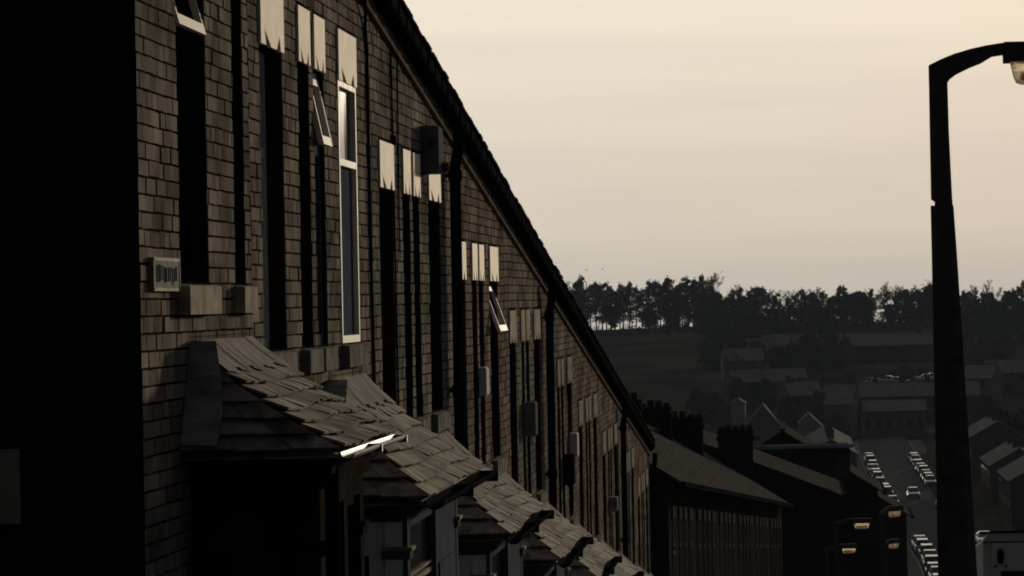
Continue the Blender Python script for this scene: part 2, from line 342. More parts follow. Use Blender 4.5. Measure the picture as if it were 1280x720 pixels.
def bay(house, yn, yf, rn, rf, z_e, z_r, XE, body, joinery, rnd, first=False):
    """bay window: body with posts (part), roof of slates, lead cap, gutter, panes (sub-parts)"""
    zg = G(FX, (yn+yf)/2)+.1
    XB = XE-.14
    a, b = body
    m = MB()
    zc = z_e-.30; zl = zc-.02
    cs = 1. if first else .5; zt_ = z_e-.30*cs     # cornice mouldings under the eaves
    for i, (o, h0, h1) in enumerate(((.0, -.30, -.19), (.035, -.19, -.12), (.075, -.12, -.045), (.115, -.045, -.006))):
        m.box(FX, XB+o, a-o*.6, b+o*.6, z_e+h0*cs, z_e+(h1*cs if i < 3 else h1))
    hb = z_e-2.05                                   # top of the stone base
    m.box(FX, XB+.02, a, b, zg-.4, hb)
    pw = .13
    posts = [(XB-pw, XB, a, a+pw), (XB-pw, XB, b-pw, b), (FX, FX+pw, a, a+.1), (FX, FX+pw, b-.1, b)]
    ym = a+(b-a)*.54; posts.append((XB-pw, XB-.004, ym, b-pw) if not first else (XB-pw, XB, ym, ym+.12))
    for (x0, x1, y0, y1) in posts: m.box(x0, x1, y0, y1, hb, zt_)
    # head rail, and caps on the posts
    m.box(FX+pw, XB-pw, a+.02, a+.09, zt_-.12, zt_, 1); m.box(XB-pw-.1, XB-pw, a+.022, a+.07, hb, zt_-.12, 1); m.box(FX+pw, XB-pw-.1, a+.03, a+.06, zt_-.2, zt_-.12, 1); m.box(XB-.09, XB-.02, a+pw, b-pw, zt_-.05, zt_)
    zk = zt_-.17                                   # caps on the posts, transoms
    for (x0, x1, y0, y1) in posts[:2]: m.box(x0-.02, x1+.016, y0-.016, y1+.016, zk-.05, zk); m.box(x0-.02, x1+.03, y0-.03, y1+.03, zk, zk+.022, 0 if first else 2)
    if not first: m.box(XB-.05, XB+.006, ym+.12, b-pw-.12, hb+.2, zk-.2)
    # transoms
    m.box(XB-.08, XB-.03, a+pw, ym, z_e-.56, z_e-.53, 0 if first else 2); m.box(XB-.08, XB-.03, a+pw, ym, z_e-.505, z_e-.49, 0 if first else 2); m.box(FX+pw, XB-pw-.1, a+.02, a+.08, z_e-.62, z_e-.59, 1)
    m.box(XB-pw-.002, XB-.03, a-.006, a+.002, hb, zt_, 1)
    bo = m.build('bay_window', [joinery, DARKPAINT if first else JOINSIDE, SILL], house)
    p = MB(); p.box(XB-.06, XB-.05, a+pw-.01, b-pw+.01, hb, zt_-.02); p.box(FX+pw-.01, XB-pw+.01, a+.045, a+.055, hb, zt_-.1); p.box(FX+pw, XB-pw, b-.06, b-.05, hb, zt_-.02)
    p.build('pane', GLASS, bo)
    # roof
    sagk = rnd.uniform(.028, .045)
    def front(u, v):
        q_ = lerp(lerp((FX, rn, z_r), (FX, rf, z_r), u), lerp((XE, yn, z_e), (XE, yf, z_e), u), v)
        q_.z -= sagk*4*v*(1-v)*(1-.35*v)-.012*math.sin(9*u+3*v)*v
        return q_
    def near(u, v):
        q_ = lerp((FX, rn+(yn-rn)*v, z_r+(z_e-z_r)*v), lerp((FX, rn, z_r), (XE, yn, z_e), v), u); q_.z -= sagk*4*v*(1-v)*(1-.35*v); return q_
    def far(u, v):
        q_ = lerp((FX, rf+(yf-rf)*v, z_r+(z_e-z_r)*v), lerp((FX, rf, z_r), (XE, yf, z_e), v), u); q_.z -= sagk*4*v*(1-v)*(1-.35*v); return q_
    ro = MB()
    # under-boards
    for S in (front, near, far):
        n_ = 6
        ro.add([S(i/n_, j/n_)-Vector((0, 0, .03)) for j in range(n_+1) for i in range(n_+1)], [[j*(n_+1)+i, j*(n_+1)+i+1, (j+1)*(n_+1)+i+1, (j+1)*(n_+1)+i] for j in range(n_) for i in range(n_)])
    ro.box(FX, XE, yn, yf, z_e-.035, z_e-.025)
    lf = lambda v: (rf-rn)*(1-v)+(yf-yn)*v
    slates(ro, front, 6, .17, .2, rnd, lf)
    slates(ro, near, 5, .25, .12, rnd, lambda v: (XE-FX)*v)
    slates(ro, far, 5, .25, .12, rnd, lambda v: (XE-FX)*v)
    ro.build('bay_roof', SLATE, bo)
    # lead: cap along the wall dressed down the slope, and up the side of the near hip
    le = MB(); n_ = 14
    for i in range(n_):
        u0_, u1_ = i/n_, (i+1)/n_
        for (va, vb) in ((0, .08), (.08, .16), (.16, .24+.03*math.sin(i*2.1))):
            cc = [front(u0_, va), front(u1_-.0, va), front(u1_, vb), front(u0_, vb)]
            up = Vector((.5, 0, .8))*.034
            if va == 0:
                cc[0].z += .01; cc[1].z += .01
            sh_ = .004*((i//4) % 2); le.add([c_+up+Vector((0, 0, sh_)) for c_ in cc], [[0, 1, 2, 3]], 0, True)
        le.quad((FX+.005, lerp((0, rn, 0), (0, rf, 0), u0_).y, z_r+.06), (FX+.005, lerp((0, rn, 0), (0, rf, 0), u1_).y, z_r+.06), front(u1_, 0)+Vector((.017, 0, .06)), front(u0_, 0)+Vector((.017, 0, .06)))
    for i in range(8):
        v0_, v1_ = i/8, (i+1)/8
        def e(v, off, x): p_ = near(0, v); return Vector((FX+x, p_.y-.035-off, p_.z+.04))
        wv = lambda v: .13+.06*math.sin(v*2.2)
        le.quad(e(v0_, 0, 0.004), e(v1_, 0, .004), Vector((FX+wv(v1_), near(.15, v1_).y-.04, near(.12, v1_).z+.035)), Vector((FX+wv(v0_), near(.15, v0_).y-.04, near(.12, v0_).z+.035)))
    le.build('lead_flashing', LEAD, bo)
    # gutter along the front
    gr = .62 if first else 1.; gu = MB(); n_ = 9; segs = [(yn+.02, yn+(yf-yn)*.5), (yn+(yf-yn)*.5+.01, yf)]
    for (s0, s1) in segs:
        vv = []
        for yy in (s0, s1):
            for k in range(n_): an = math.pi*k/(n_-1); vv.append((XE+.055*gr-.058*gr*math.cos(an), yy, z_e-.012-.055*gr*math.sin(an)))
            for k in range(n_): an = math.pi*(n_-1-k)/(n_-1); vv.append((XE+.055*gr-.05*gr*math.cos(an), yy, z_e-.01-.046*gr*math.sin(an)))
        n2 = 2*n_
        gu.add(vv, [[k, (k+1) % n2, n2+(k+1) % n2, n2+k] for k in range(n2)], 0, False)
        gu.add([vv[k] for k in range(n2)], [list(range(n2))]); gu.add([vv[n2+k] for k in range(n2)], [list(range(n2))[::-1]])
        gu.box(XE-.01, XE+.12*gr, s1-.05, s1-.02, z_e-.085*gr, z_e-.012)
    gu.build('gutter', WETIRON if first else IRON, bo)
    if first:
        d_ = MB(); d_.tube([(XB+.05, a+.12, z_e-.1), (XB+.05, a+.12, zg)], .035); d_.build('downpipe', IRON, bo)
    return bo

TERR = 'houses of the near terrace'
LAB = ['end house of the brick terrace with shadowed gable and windows beside the name plate',
       'brick terraced house with bright white upper window and a narrow casement standing open',
       'brick terraced house with the grey alarm box and red lamp under its eaves',
       'brick terraced house with a single top light propped open below three white lintels',
       'brick terraced house whose cream lintels are flaking, just below the house with the propped window',
       'brick terraced house with grey unpainted lintels, right below the second tall downpipe',
       'sixth house down the slope from the shadowed gable, with a pale box on its wall',
       'seventh house down the slope from the shadowed gable, dark windows under bare lintels',
       'next to last house of the sloping brick terrace, just past the third downpipe',
       'last house at the bottom of the sloping brick terrace, touching the lower row']
houses = []
for k in range(10):
    y0 = 13.9 if k == 0 else 16.75+4.8*(k-1); y1 = 16.75+4.8*k
    zs = .13 if k == 0 else -.236-.62*(k-1)
    rnd = random.Random(100+k)
    zg = G(FX, (y0+y1)/2)
    H = thing('terraced_house', (FX, y0, zg), LAB[k], 'house', TERR); houses.append(H)
    o = 4.8*(k-1)
    zt = zs+1.69
    if k == 0: ops = [(14.8, 15.53, .11, 1), (16.26, 16.57, .11, 1)]
    else: ops = [(17.1+o, 17.86+o, .1, 1), (18.4+o, 18.83+o, .1, 1), (19.0+o, 19.42+o, .1, 1), (20.0+o, 20.8+o, .1, 1)]
    holes = []
    for (a, b, rc, _) in ops:
        holes += [(a, b, zs-.005, zt), (a-.008, b+.008, zt-.01, zt+.335), (a-.04, b+.03, zs-.158, zs)]
    wl = MB()
    zb = zs-2.2
    lay_bricks(wl, y0, y1, zb, holes, rnd, lambda y: ze(y)+.03, 0)
    # backing wall with the window openings left out; reveals
    cuts = sorted([y0, y1]+[c for (a, b, _, _) in ops for c in (a, b)])
    XM = FX-.0075
    for i in range(len(cuts)-1):
        a, b = cuts[i], cuts[i+1]
        op = any(abs(a-q_[0]) < 1e-6 for q_ in ops)
        top = lambda y: ze(y)+.05
        if op:
            wl.add([(XM, a, zb), (XM, b, zb), (XM, b, zs), (XM, a, zs)], [[0, 1, 2, 3]], 1)
            wl.add([(XM, a, zt), (XM, b, zt), (XM, b, top(b)), (XM, a, top(a))], [[0, 1, 2, 3]], 1)
            d_ = FX-.22
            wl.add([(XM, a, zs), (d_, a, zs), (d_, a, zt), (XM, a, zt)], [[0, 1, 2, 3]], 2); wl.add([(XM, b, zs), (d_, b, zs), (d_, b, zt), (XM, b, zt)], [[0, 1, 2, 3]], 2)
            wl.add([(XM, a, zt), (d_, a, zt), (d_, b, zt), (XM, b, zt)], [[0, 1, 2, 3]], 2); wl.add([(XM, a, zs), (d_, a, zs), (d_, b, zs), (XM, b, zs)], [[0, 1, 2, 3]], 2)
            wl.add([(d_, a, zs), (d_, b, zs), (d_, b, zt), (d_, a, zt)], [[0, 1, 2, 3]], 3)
        else:
            wl.add([(XM, a, zb), (XM, b, zb), (XM, b, top(b)), (XM, a, top(a))], [[0, 1, 2, 3]], 1)
    zg0, zg1 = G(FX, y0)-.5, G(FX, y1)-.5
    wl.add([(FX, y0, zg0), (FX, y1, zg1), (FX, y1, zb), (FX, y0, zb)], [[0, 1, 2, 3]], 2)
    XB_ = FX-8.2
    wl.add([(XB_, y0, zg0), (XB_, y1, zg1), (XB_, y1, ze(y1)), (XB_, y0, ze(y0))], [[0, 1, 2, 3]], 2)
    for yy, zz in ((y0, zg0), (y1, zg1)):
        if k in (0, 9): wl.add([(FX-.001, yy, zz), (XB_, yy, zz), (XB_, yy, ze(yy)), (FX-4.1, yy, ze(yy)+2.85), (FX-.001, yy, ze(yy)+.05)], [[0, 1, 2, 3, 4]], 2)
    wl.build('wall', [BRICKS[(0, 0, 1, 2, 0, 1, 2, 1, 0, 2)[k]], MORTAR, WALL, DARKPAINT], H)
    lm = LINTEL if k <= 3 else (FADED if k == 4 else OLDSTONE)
    for j, (a, b, rc, _) in enumerate(ops):
        kw = dict(recess=rc, fmat=DARKPAINT, lmat=lm)
        if k == 0: kw.update(rail=.30)
        if k == 0 and j == 0: kw.update(vent=.115, vmat=WHITE, rail=.29, recess=.1)
        if k == 1 and j == 0: kw.update(fmat=PAINTGREY)
        if k == 1 and j == 2: kw.update(recess=.03, fmat=JOIN, vmat=WHITE, vent=.085, rail=.29)
        if k == 1 and j == 3: kw.update(recess=-.005, fmat=WHITE, rail=.31, dim=True, bar=.036)
        if k == 2 and j == 0: kw.update(recess=.1, fmat=PAINTGREY)
        if k == 3 and j == 3: kw.update(vmat=WHITE, vent=.15, recess=.05, rail=.3)
        if k == 4 and j == 1: kw.update(recess=.03, fmat=PAINTGREY)
        window(H, a, b, zs, zt, **kw)
    # eaves: stone band, gutter with brackets
    def rail(m, xa, xb, za, zb_):
        m.hexa([(xa, y0, ze(y0)+za), (xb, y0, ze(y0)+za), (xb, y1-.004, ze(y1)+za), (xa, y1-.004, ze(y1)+za), (xa, y0, ze(y0)+zb_), (xb, y0, ze(y0)+zb_), (xb, y1-.004, ze(y1)+zb_), (xa, y1-.004, ze(y1)+zb_)])
    e_ = MB(); rail(e_, FX-.02, FX+.03, -.03, .07); e_.build('eaves_band', FASCIA, H)
    gu = MB()
    for q_ in ((FX-.02, FX+.04, .071, .19), (FX+.04, FX+.118, .10, .115), (FX+.108, FX+.125, .116, .2)): rail(gu, *q_)
    nb = max(3, int((y1-y0)/.42))
    for i in range(nb):
        yb_ = y0+(i+.5)*(y1-y0)/nb+rnd.uniform(-.03, .03); z_ = ze(yb_)
        gu.prism([(FX+.041, z_+.03), (FX+.06, z_+.03), (FX+.12, z_+.085), (FX+.134, z_+.11), (FX+.134, z_+.203), (FX+.127, z_+.203), (FX+.125, z_+.098), (FX+.041, z_+.098)], 1, yb_-.016, yb_+.016)
    gu.build('gutter', IRON, H)
    # roof
    ro = MB()
    def rp_(x, y, dz=0):
        t = (FX+.11-x)/4.21
        return (x, y, ze(y)+.2+dz+2.75*min(t, 2-t))
    L_ = rnd.uniform(-.01, .012)
    ro.hexa([rp_(FX+.11, y0), rp_(FX+.11, y1), rp_(FX-4.1, y1), rp_(FX-4.1, y0), rp_(FX+.11, y0, .03), rp_(FX+.11, y1, .03), rp_(FX-4.1, y1, .03), rp_(FX-4.1, y0, .03)])
    ro.hexa([rp_(FX-4.1, y0), rp_(FX-4.1, y1), rp_(FX-8.35, y1), rp_(FX-8.35, y0), rp_(FX-4.1, y0, .03), rp_(FX-4.1, y1, .03), rp_(FX-8.35, y1, .03), rp_(FX-8.35, y0, .03)])
    # the two lowest courses, slate by slate
    for row in range(2):
        y = y0+.01-(.12 if row else 0)
        while y < y1:
            wd = rnd.uniform(.2, .27); ya, yb_ = max(y0, y), min(y1, y+wd-.008); dz = .032+.016*(1-row)+rnd.uniform(0, .012); xo = FX+.145-.2*row+rnd.uniform(-.014, .014)
            if yb_-ya > .03: ro.hexa([rp_(xo, ya, dz), rp_(xo, yb_, dz), rp_(xo-.3, yb_, dz-.012), rp_(xo-.3, ya, dz-.012), rp_(xo, ya, dz+.016), rp_(xo, yb_, dz+.016), rp_(xo-.3, yb_, dz+.004), rp_(xo-.3, ya, dz+.004)])
            y += wd
    rf_ = ro.build('roof', DARKSLATE, H)
    # bay and door
    if k == 0: bay(H, 14.73, 16.72, 15.02, 16.64, -.68, -.19, -2.18, (14.95, 16.5), DARKPAINT, rnd, True)
    else:
        zE = -1.12-.59*(k-1); yn = 18.0+o+(0 if k == 1 else .12)
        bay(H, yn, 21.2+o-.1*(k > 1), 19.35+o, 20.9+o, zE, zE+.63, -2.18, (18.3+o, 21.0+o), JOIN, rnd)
        dm = MB(); zd = G(FX, 17.3+o)+.2
        dm.box(FX-.02, FX+.012, 16.95+o, 17.85+o, zd, zd+2.0); do_ = dm.build('door', DARKPAINT, H)
        hm = MB(); hm.box(FX+.012, FX+.05, 17.05+o, 17.08+o, zd+.95, zd+1.07); hm.build('handle', LEAD, do_)
    # iron downpipes on the party walls
    if k in (2, 4, 7, 9):
        yy = y1-.22 if k < 9 else y1+.1
        dp = MB(); top_ = Vector((FX+.12, yy-.05, ze(yy)+.02))
        dp.tube([top_, (FX+.1, yy, ze(yy)-.18), (FX+.075, yy, ze(yy)-.3), (FX+.075, yy, G(FX, yy))], .048, 10)
        z = ze(yy)-.32
        while z > G(FX, yy): dp.tube([(FX+.075, yy, z), (FX+.075, yy, z-.09)], .06, 10); dp.box(FX, FX+.075, yy-.07, yy+.07, z-.06, z-.03); z -= 1.8
        dp.build('downpipe', IRON, H)
# gable of the end house: a pale patch of render low on the shadowed side
q = MB(); p0, p1 = at(-60, 563, 13.88), at(25, 655, 13.88)
q.box(p0.x, p1.x, 13.885, 13.905, p1.z, p0.z); q.build('render_patch', mat('grey_cement_render', (.2, .185, .15), .9, .2, 3), houses[0])
# fittings on the walls -------------------------------------------------
def wallbox(house, y, z, wd, dp_, ht, m, name='alarm_box'):
    b = MB(); e = .015
    pr = [(FX+.002, z-ht/2), (FX+dp_-e, z-ht/2), (FX+dp_, z-ht/2+e), (FX+dp_, z+ht/2-e), (FX+dp_-e, z+ht/2), (FX+.002, z+ht/2)]
    b.prism(pr, 1, y-wd/2, y+wd/2); return b.build(name, m, house)
ab = wallbox(houses[2], 24.55, 1.215, .3, .14, .37, BOXGREY)
q = MB()
for i in range(5): q.box(FX+.06, FX+.105, 24.395, 24.4, 1.29-.012*i, 1.296-.012*i)
q.build('vent_slots', IRON, ab)
q = MB(); q.tube([(FX+.13, 24.62, 1.08), (FX+.19, 24.62, 1.08)], .045, 10, r1=.03); q.build('red_lens', REDLAMP, ab)
p = at(595, 477, 28.6); wallbox(houses[3], 28.6, p.z, .25, .07, .26, PAINTGREY, 'meter_box')
p = at(712, 556, 39.6); wallbox(houses[5], 39.6, p.z, .28, .1, .3, PAINTGREY, 'meter_box')
p = at(706, 587, 38.6); wallbox(houses[5], 38.6, p.z, .3, .12, .38, IRON, 'flue_box')
p = at(763, 630, 47.5); wallbox(houses[6], 47.5, p.z, .2, .12, .22, LEAD, 'alarm_box')
def dish(house, y, z, out, rad, m, aim=(.9, .3, .2)):
    d_ = MB(); c = Vector((FX+out, y, z)); d_.tube([(FX, y, z-.05), c], .018, 6)
    ax = Vector(aim).normalized(); e1 = ax.cross(Vector((0, 0, 1))).normalized(); e2 = e1.cross(ax); n_ = 20
    vv = [c-ax*.05]
    for ring, (r_, h_) in enumerate(((.5, -.035), (1, .02))):
        vv += [c+ax*h_+(e1*math.cos(t*2*math.pi/n_)*.9+e2*math.sin(t*2*math.pi/n_))*rad*r_ for t in range(n_)]
    fs = [[0, 1+t, 1+(t+1) % n_] for t in range(n_)]+[[1+t, 1+n_+t, 1+n_+(t+1) % n_, 1+(t+1) % n_] for t in range(n_)]
    d_.add(vv, fs, 0, True); d_.add([v_-ax*.008 for v_ in vv], [f[::-1] for f in fs], 0, True)
    d_.tube([c-e2*rad*.9, c+ax*.3-e2*.08], .01, 5); d_.tube([c+ax*.27-e2*.08, c+ax*.34-e2*.07], .025, 6)
    return d_.build('satellite_dish', m, house)
p = at(659, 524, 33); wallbox(houses[4], 33.1, p.z, .3, .13, .36, BOXGREY)
# cables stapled to the brickwork
def cable(house, pts, r=.006):
    c = MB(); c.tube(pts, r, 5); return c.build('cable', IRON, house)
X_ = FX+.008
p = at(463, 14, 21.45)
cable(houses[1], [(X_+.03, 21.1, p.z+.05), (X_, 21.3, 1.9), (X_, 21.36, 1.7), (X_, 21.37, .4), (X_, 21.4, -.2), (X_, 21.38, -1.2)], .012)
cable(houses[2], [(X_, 22.62, 1.85), (X_, 22.65, 1.2), (X_, 22.66, .2), (X_, 22.7, -.9)], .007)
cable(houses[2], [(X_, 23.0, 1.85), (X_, 22.95, 1.3), (X_, 22.92, .4)], .006)
wallbox(houses[2], 22.66, 1.2, .05, .03, .08, IRON, 'junction_box')
# bent aerial wire on the eaves
q = MB(); yb_ = 38.5; z0 = ze(yb_)+.12
q.tube([(FX+.17+.14*math.sin(t/9*2.2), yb_+.2*t/9, z0+.3*math.sin(t/9*math.pi)) for t in range(10)], .006, 5); q.build('aerial_wire', LEAD, houses[4])

# street name plate on the end house (its lettering is unreadable from here)
p0, p1 = at(186, 318, 14.1), at(218, 357, 14.65)
T = thing('street_name_plate', (FX, 14.08, -.0), 'white street name plate with dark illegible lettering fixed near the corner of the end house', 'sign')
za, zb = .09, .235
q = MB(); q.box(FX+.003, FX+.022, 14.08, 14.68, za-.004, zb+.004); q.build('plate', mat('dirty_white_enamel', (.2, .19, .18), .45, .35, 9), T)
q = MB(); f_ = FX+.022
q.box(f_, f_+.003, 14.08, 14.68, zb-.012, zb+.004); q.box(f_, f_+.003, 14.08, 14.68, za-.004, za+.01); q.box(f_, f_+.003, 14.08, 14.092, za, zb); q.box(f_, f_+.003, 14.668, 14.68, za, zb)
q.build('border', mat('pale_enamel', (.4, .37, .33), .4, .2, 9), T)
q = MB(); rnd = random.Random(3)
for i in range(11):
    y = 14.15+.043*i
    q.box(f_-.001, f_+.002, y, y+rnd.uniform(.012, .026), za+.025+rnd.uniform(0, .02), zb-.025-rnd.uniform(0, .02))
q.build('lettering', IRON, T)

# ------------------------------------------------------------------ lamp post
LD = 19.0
T = thing('street_lamp', at(1196, 745, LD), 'tall dark concrete street lamp with curved arm and glass bowl before the white van', 'street lamp')
gl = G(.97, LD)+.1; T.location = (at(1196, 720, LD).x, LD, gl)
def P2(px, py): p_ = at(px, py, LD); return (p_.x, p_.z)
def post(pl, pr, dpt):
    m = MB(); ring = []
    for (a, b) in zip(pl, pr):
        xa, za_ = P2(*a); xb, zb_ = P2(*b); h = (xb-xa)/2; cx_ = (xa+xb)/2; z_ = (za_+zb_)/2; e = h*.45
        ring.append([(cx_-h, LD-h+e, z_), (cx_-h+e, LD-h, z_), (cx_+h-e, LD-h, z_), (cx_+h, LD-h+e, z_), (cx_+h, LD+h-e, z_), (cx_+h-e, LD+h, z_), (cx_-h+e, LD+h, z_), (cx_-h, LD+h-e, z_)])
    vv = [v for r_ in ring for v in r_]; n_ = len(ring)
    m.add(vv, [[i*8+k, (i+1)*8+k, (i+1)*8+(k+1) % 8, i*8+(k+1) % 8] for i in range(n_-1) for k in range(8)]+[list(range(8)), list(range(8*(n_-1), 8*n_))[::-1]])
    return m
c_ = post([(1163.5, 257), (1165, 320), (1168.5, 500), (1173, 720), (1181, 1090)], [(1191.5, 257), (1196, 320), (1207.5, 500), (1221, 720), (1243, 1090)], .2)
co_ = c_.build('column', CONCRETE, T)
c_ = post([(1161, 84), (1162.3, 160), (1164, 249), (1168.5, 252), (1168.5, 258)], [(1184, 104), (1186, 170), (1190, 249), (1190.5, 252), (1190.5, 258)], .2)
c_.build('upper_column', CONCRETE, T)
m = MB(); arm = [(1161, 82), (1175, 75), (1192, 68), (1212, 62), (1232, 57.5), (1252, 54.3), (1256, 54.3), (1256, 68), (1240, 70.5), (1236, 73), (1226, 79), (1212, 84.5), (1195, 93), (1187, 99), (1183, 106), (1161.5, 104)]
m.prism([P2(*a) for a in arm], 1, LD-.055, LD+.055); m.build('bracket_arm', CONCRETE, T)
m = MB(); m.prism([P2(*a) for a in [(1254, 54), (1300, 53), (1345, 53), (1352, 60), (1350, 76), (1300, 77.5), (1255, 78)]], 1, LD-.11, LD+.11)
hd = m.build('lamp_head', CONCRETE, T)
m = MB(); bl = []
for (xa, xb, y, dd) in ((1262, 1342, 77.8, .1), (1264, 1340, 86, .1), (1267, 1337, 97, .088), (1270, 1334, 103.5, .075), (1276, 1328, 105.5, .055)):
    (a, z1), (b, z2) = P2(xa, y), P2(xb, y); cx_ = (a+b)/2; hx = (b-a)/2
    bl.append([(cx_+hx*math.copysign(abs(math.cos(t))**.5, math.cos(t)), LD+dd*math.copysign(abs(math.sin(t))**.5, math.sin(t)), z1) for t in [i*math.pi/10+.05 for i in range(20)]])
m.add([v for r_ in bl for v in r_], [[i*20+k, i*20+(k+1) % 20, (i+1)*20+(k+1) % 20, (i+1)*20+k] for i in range(4) for k in range(20)]+[list(range(80, 100))], 0, True)
gm = bpy.data.materials.new('lamp_glass'); gm.use_nodes = True; n = gm.node_tree.nodes; b_ = n['Principled BSDF']
b_.inputs['Base Color'].default_value = (.85, .82, .72, 1); b_.inputs['Transmission Weight'].default_value = .65; b_.inputs['Roughness'].default_value = .22; b_.inputs['IOR'].default_value = 1.15
nz_ = n.new('ShaderNodeTexNoise'); nz_.inputs['Scale'].default_value = 12; rm = n.new('ShaderNodeMapRange'); rm.inputs['To Min'].default_value = .1; rm.inputs['To Max'].default_value = .4
gm.node_tree.links.new(nz_.outputs['Fac'], rm.inputs[0]); gm.node_tree.links.new(rm.outputs[0], b_.inputs['Roughness'])
tr_ = n.new('ShaderNodeBsdfTranslucent'); tr_.inputs['Color'].default_value = (.9, .76, .5, 1); mxs = n.new('ShaderNodeMixShader'); mxs.inputs[0].default_value = .45
gm.node_tree.links.new(b_.outputs[0], mxs.inputs[1]); gm.node_tree.links.new(tr_.outputs[0], mxs.inputs[2]); gm.node_tree.links.new(mxs.outputs[0], n['Material Output'].inputs['Surface'])
m.build('glass_bowl', gm, hd)
m = MB(); (a, z1), (b, z2) = P2(1275, 96), P2(1330, 96); m.tube([(a, LD, z1), (b, LD, z1)], .03, 8); m.build('bulb', mat('bulb', (.3, .3, .28), .3), hd)

# ------------------------------------------------------------------ white van at the kerb behind the lamp post
VD = 22.0
p = at(1225, 667, VD); vx = p.x+.02; vz = G(vx+.9, VD+2.5); vtop = p.z-vz
T = thing('parked_van', (vx+.98, VD, vz), 'white high-roofed van parked at the kerb beside the lamp post, rear doors towards us', 'van')
VW = mat('white_van_paint', (.55, .56, .58), .4, .1, 2)
m = MB(); tl = .1275
def vp(x, y, z): return (vx+x, VD+y, vz+z-tl*y)
sec = [(.0, .45), (1.96, .45), (1.98, 1.3), (1.96, vtop-.05), (1.92, vtop), (.04, vtop), (.0, vtop-.05), (-.02, 1.3)]
ring = [(0, 1, 1), (4.2, 1, 1), (4.6, .97, .92), (5.4, .95, .55), (5.7, .9, .42)]
vv = []
for (y, sx, sz) in ring: vv += [vp(.98+(x-.98)*sx, y, .45+(z-.45)*sz) for x, z in sec]
m.add(vv, [[i*8+k, i*8+(k+1) % 8, (i+1)*8+(k+1) % 8, (i+1)*8+k] for i in range(4) for k in range(8)]+[list(range(8))[::-1], list(range(32, 40))])
m.build('body', VW, T)
def vbox(m, x0, x1, y0, y1, z0, z1): m.hexa([vp(x0, y0, z0), vp(x1, y0, z0), vp(x1, y1, z0), vp(x0, y1, z0), vp(x0, y0, z1), vp(x1, y0, z1), vp(x1, y1, z1), vp(x0, y1, z1)])
for sx in (0, 1):
    d_ = MB(); x0 = .06+sx*.94; vbox(d_, x0, x0+.9, -.025, -.003, .6, vtop-.07); dr = d_.build('rear_door', VW, T)
    wv = MB(); cx_ = x0+(.06 if sx == 0 else .84); hw, hh, zc = .024, .054, vtop-.165
    pts = [(cx_+hw*math.copysign(abs(math.cos(t))**.6, math.cos(t)), zc+hh*math.copysign(abs(math.sin(t))**.6, math.sin(t))) for t in [i*math.pi/10 for i in range(20)]]
    wv.add([vp(x, -.032, z) for x, z in pts]+[vp(x, -.02, z) for x, z in pts], [list(range(20))]+[[k, (k+1) % 20, 20+(k+1) % 20, 20+k] for k in range(20)])
    wv.build('vent_slot', IRON, dr)
    hh_ = MB()
    for z in (vtop-.24, vtop-1.1, vtop-1.6):
        for xx in (.015, .09): vbox(hh_, x0+(xx if sx == 0 else .87-xx), x0+(xx+.016 if sx == 0 else .886-xx), -.04, -.02, z, z+.016)
    hh_.build('hinge', IRON, dr)
    g_ = MB(); vbox(g_, x0+.06, x0+.84, -.034, -.02, vtop-.95, vtop-.27); g_.build('door_window', GLASS, dr)
m = MB(); vbox(m, -.02, 1.98, -.02, .06, vtop+.002, vtop+.014); vbox(m, .0, 1.96, -.018, -.004, vtop-.066, vtop-.06); m.build('door_seal', IRON, T)
m = MB(); vbox(m, .05, 1.9, -.1, 0, .42, .58); m.build('bumper', IRON, T)
for x in (.02, 1.74):
    for y in (.9, 4.5):
        m = MB(); m.tube([vp(x, y, .33), vp(x+.2, y, .33)], .33, 16); m.build('wheel', IRON, T)
for x in (-.02, 1.86):
    m = MB(); vbox(m, x, x+.12, -.03, .03, .9, 1.3); m.build('tail_light', REDLAMP, T)

# ------------------------------------------------------------------ buildings down the hill and across the valley
def frame(O, ang):
    c, s_ = math.cos(ang), math.sin(ang)
    return lambda x, y, z: (O[0]+c*x-s_*y, O[1]+s_*x+c*y, O[2]+z)
def fbox(m, P, x0, x1, y0, y1, z0, z1, mi=0):
    m.hexa([P(x0, y0, z0), P(x1, y0, z0), P(x1, y1, z0), P(x0, y1, z0), P(x0, y0, z1), P(x1, y0, z1), P(x1, y1, z1), P(x0, y1, z1)], mi)
def chimney(P, x, y, z0, h, wx, wy, m, parent, pots=3, rnd=random):
    c = MB(); fbox(c, P, x-wx/2, x+wx/2, y-wy/2, y+wy/2, z0, z0+h)
    fbox(c, P, x-wx/2-.05, x+wx/2+.05, y-wy/2-.05, y+wy/2+.05, z0+h-.22, z0+h-.1); fbox(c, P, x-wx/2-.03, x+wx/2+.03, y-wy/2-.03, y+wy/2+.03, z0+h+.002, z0+h+.07)
    o = c.build('chimney', m, parent)
    for i in range(pots):
        q = MB(); d = (i+.5)/pots-.5; px, py = (x+d*wx, y) if wx > wy else (x, y+d*wy); hh = rnd.uniform(.1, .22)
        q.tube([P(px, py, z0+h+.07), P(px, py, z0+h+.07+hh)], .11, 8, r1=.085); q.build('chimney_pot', POT, o)
    return o
POT = mat('clay_pot', (.05, .035, .028), .8, .3, 5)
RENDER = mat('pale_rendered_wall', (.24, .23, .215), .9, .15, 1)
LINTELFAR = mat('dull_stone_trim', (.055, .05, .045), .9, .2, 2)
RIDGE = mat('ridge_tiles', (.06, .045, .037), .8, .3, 4)
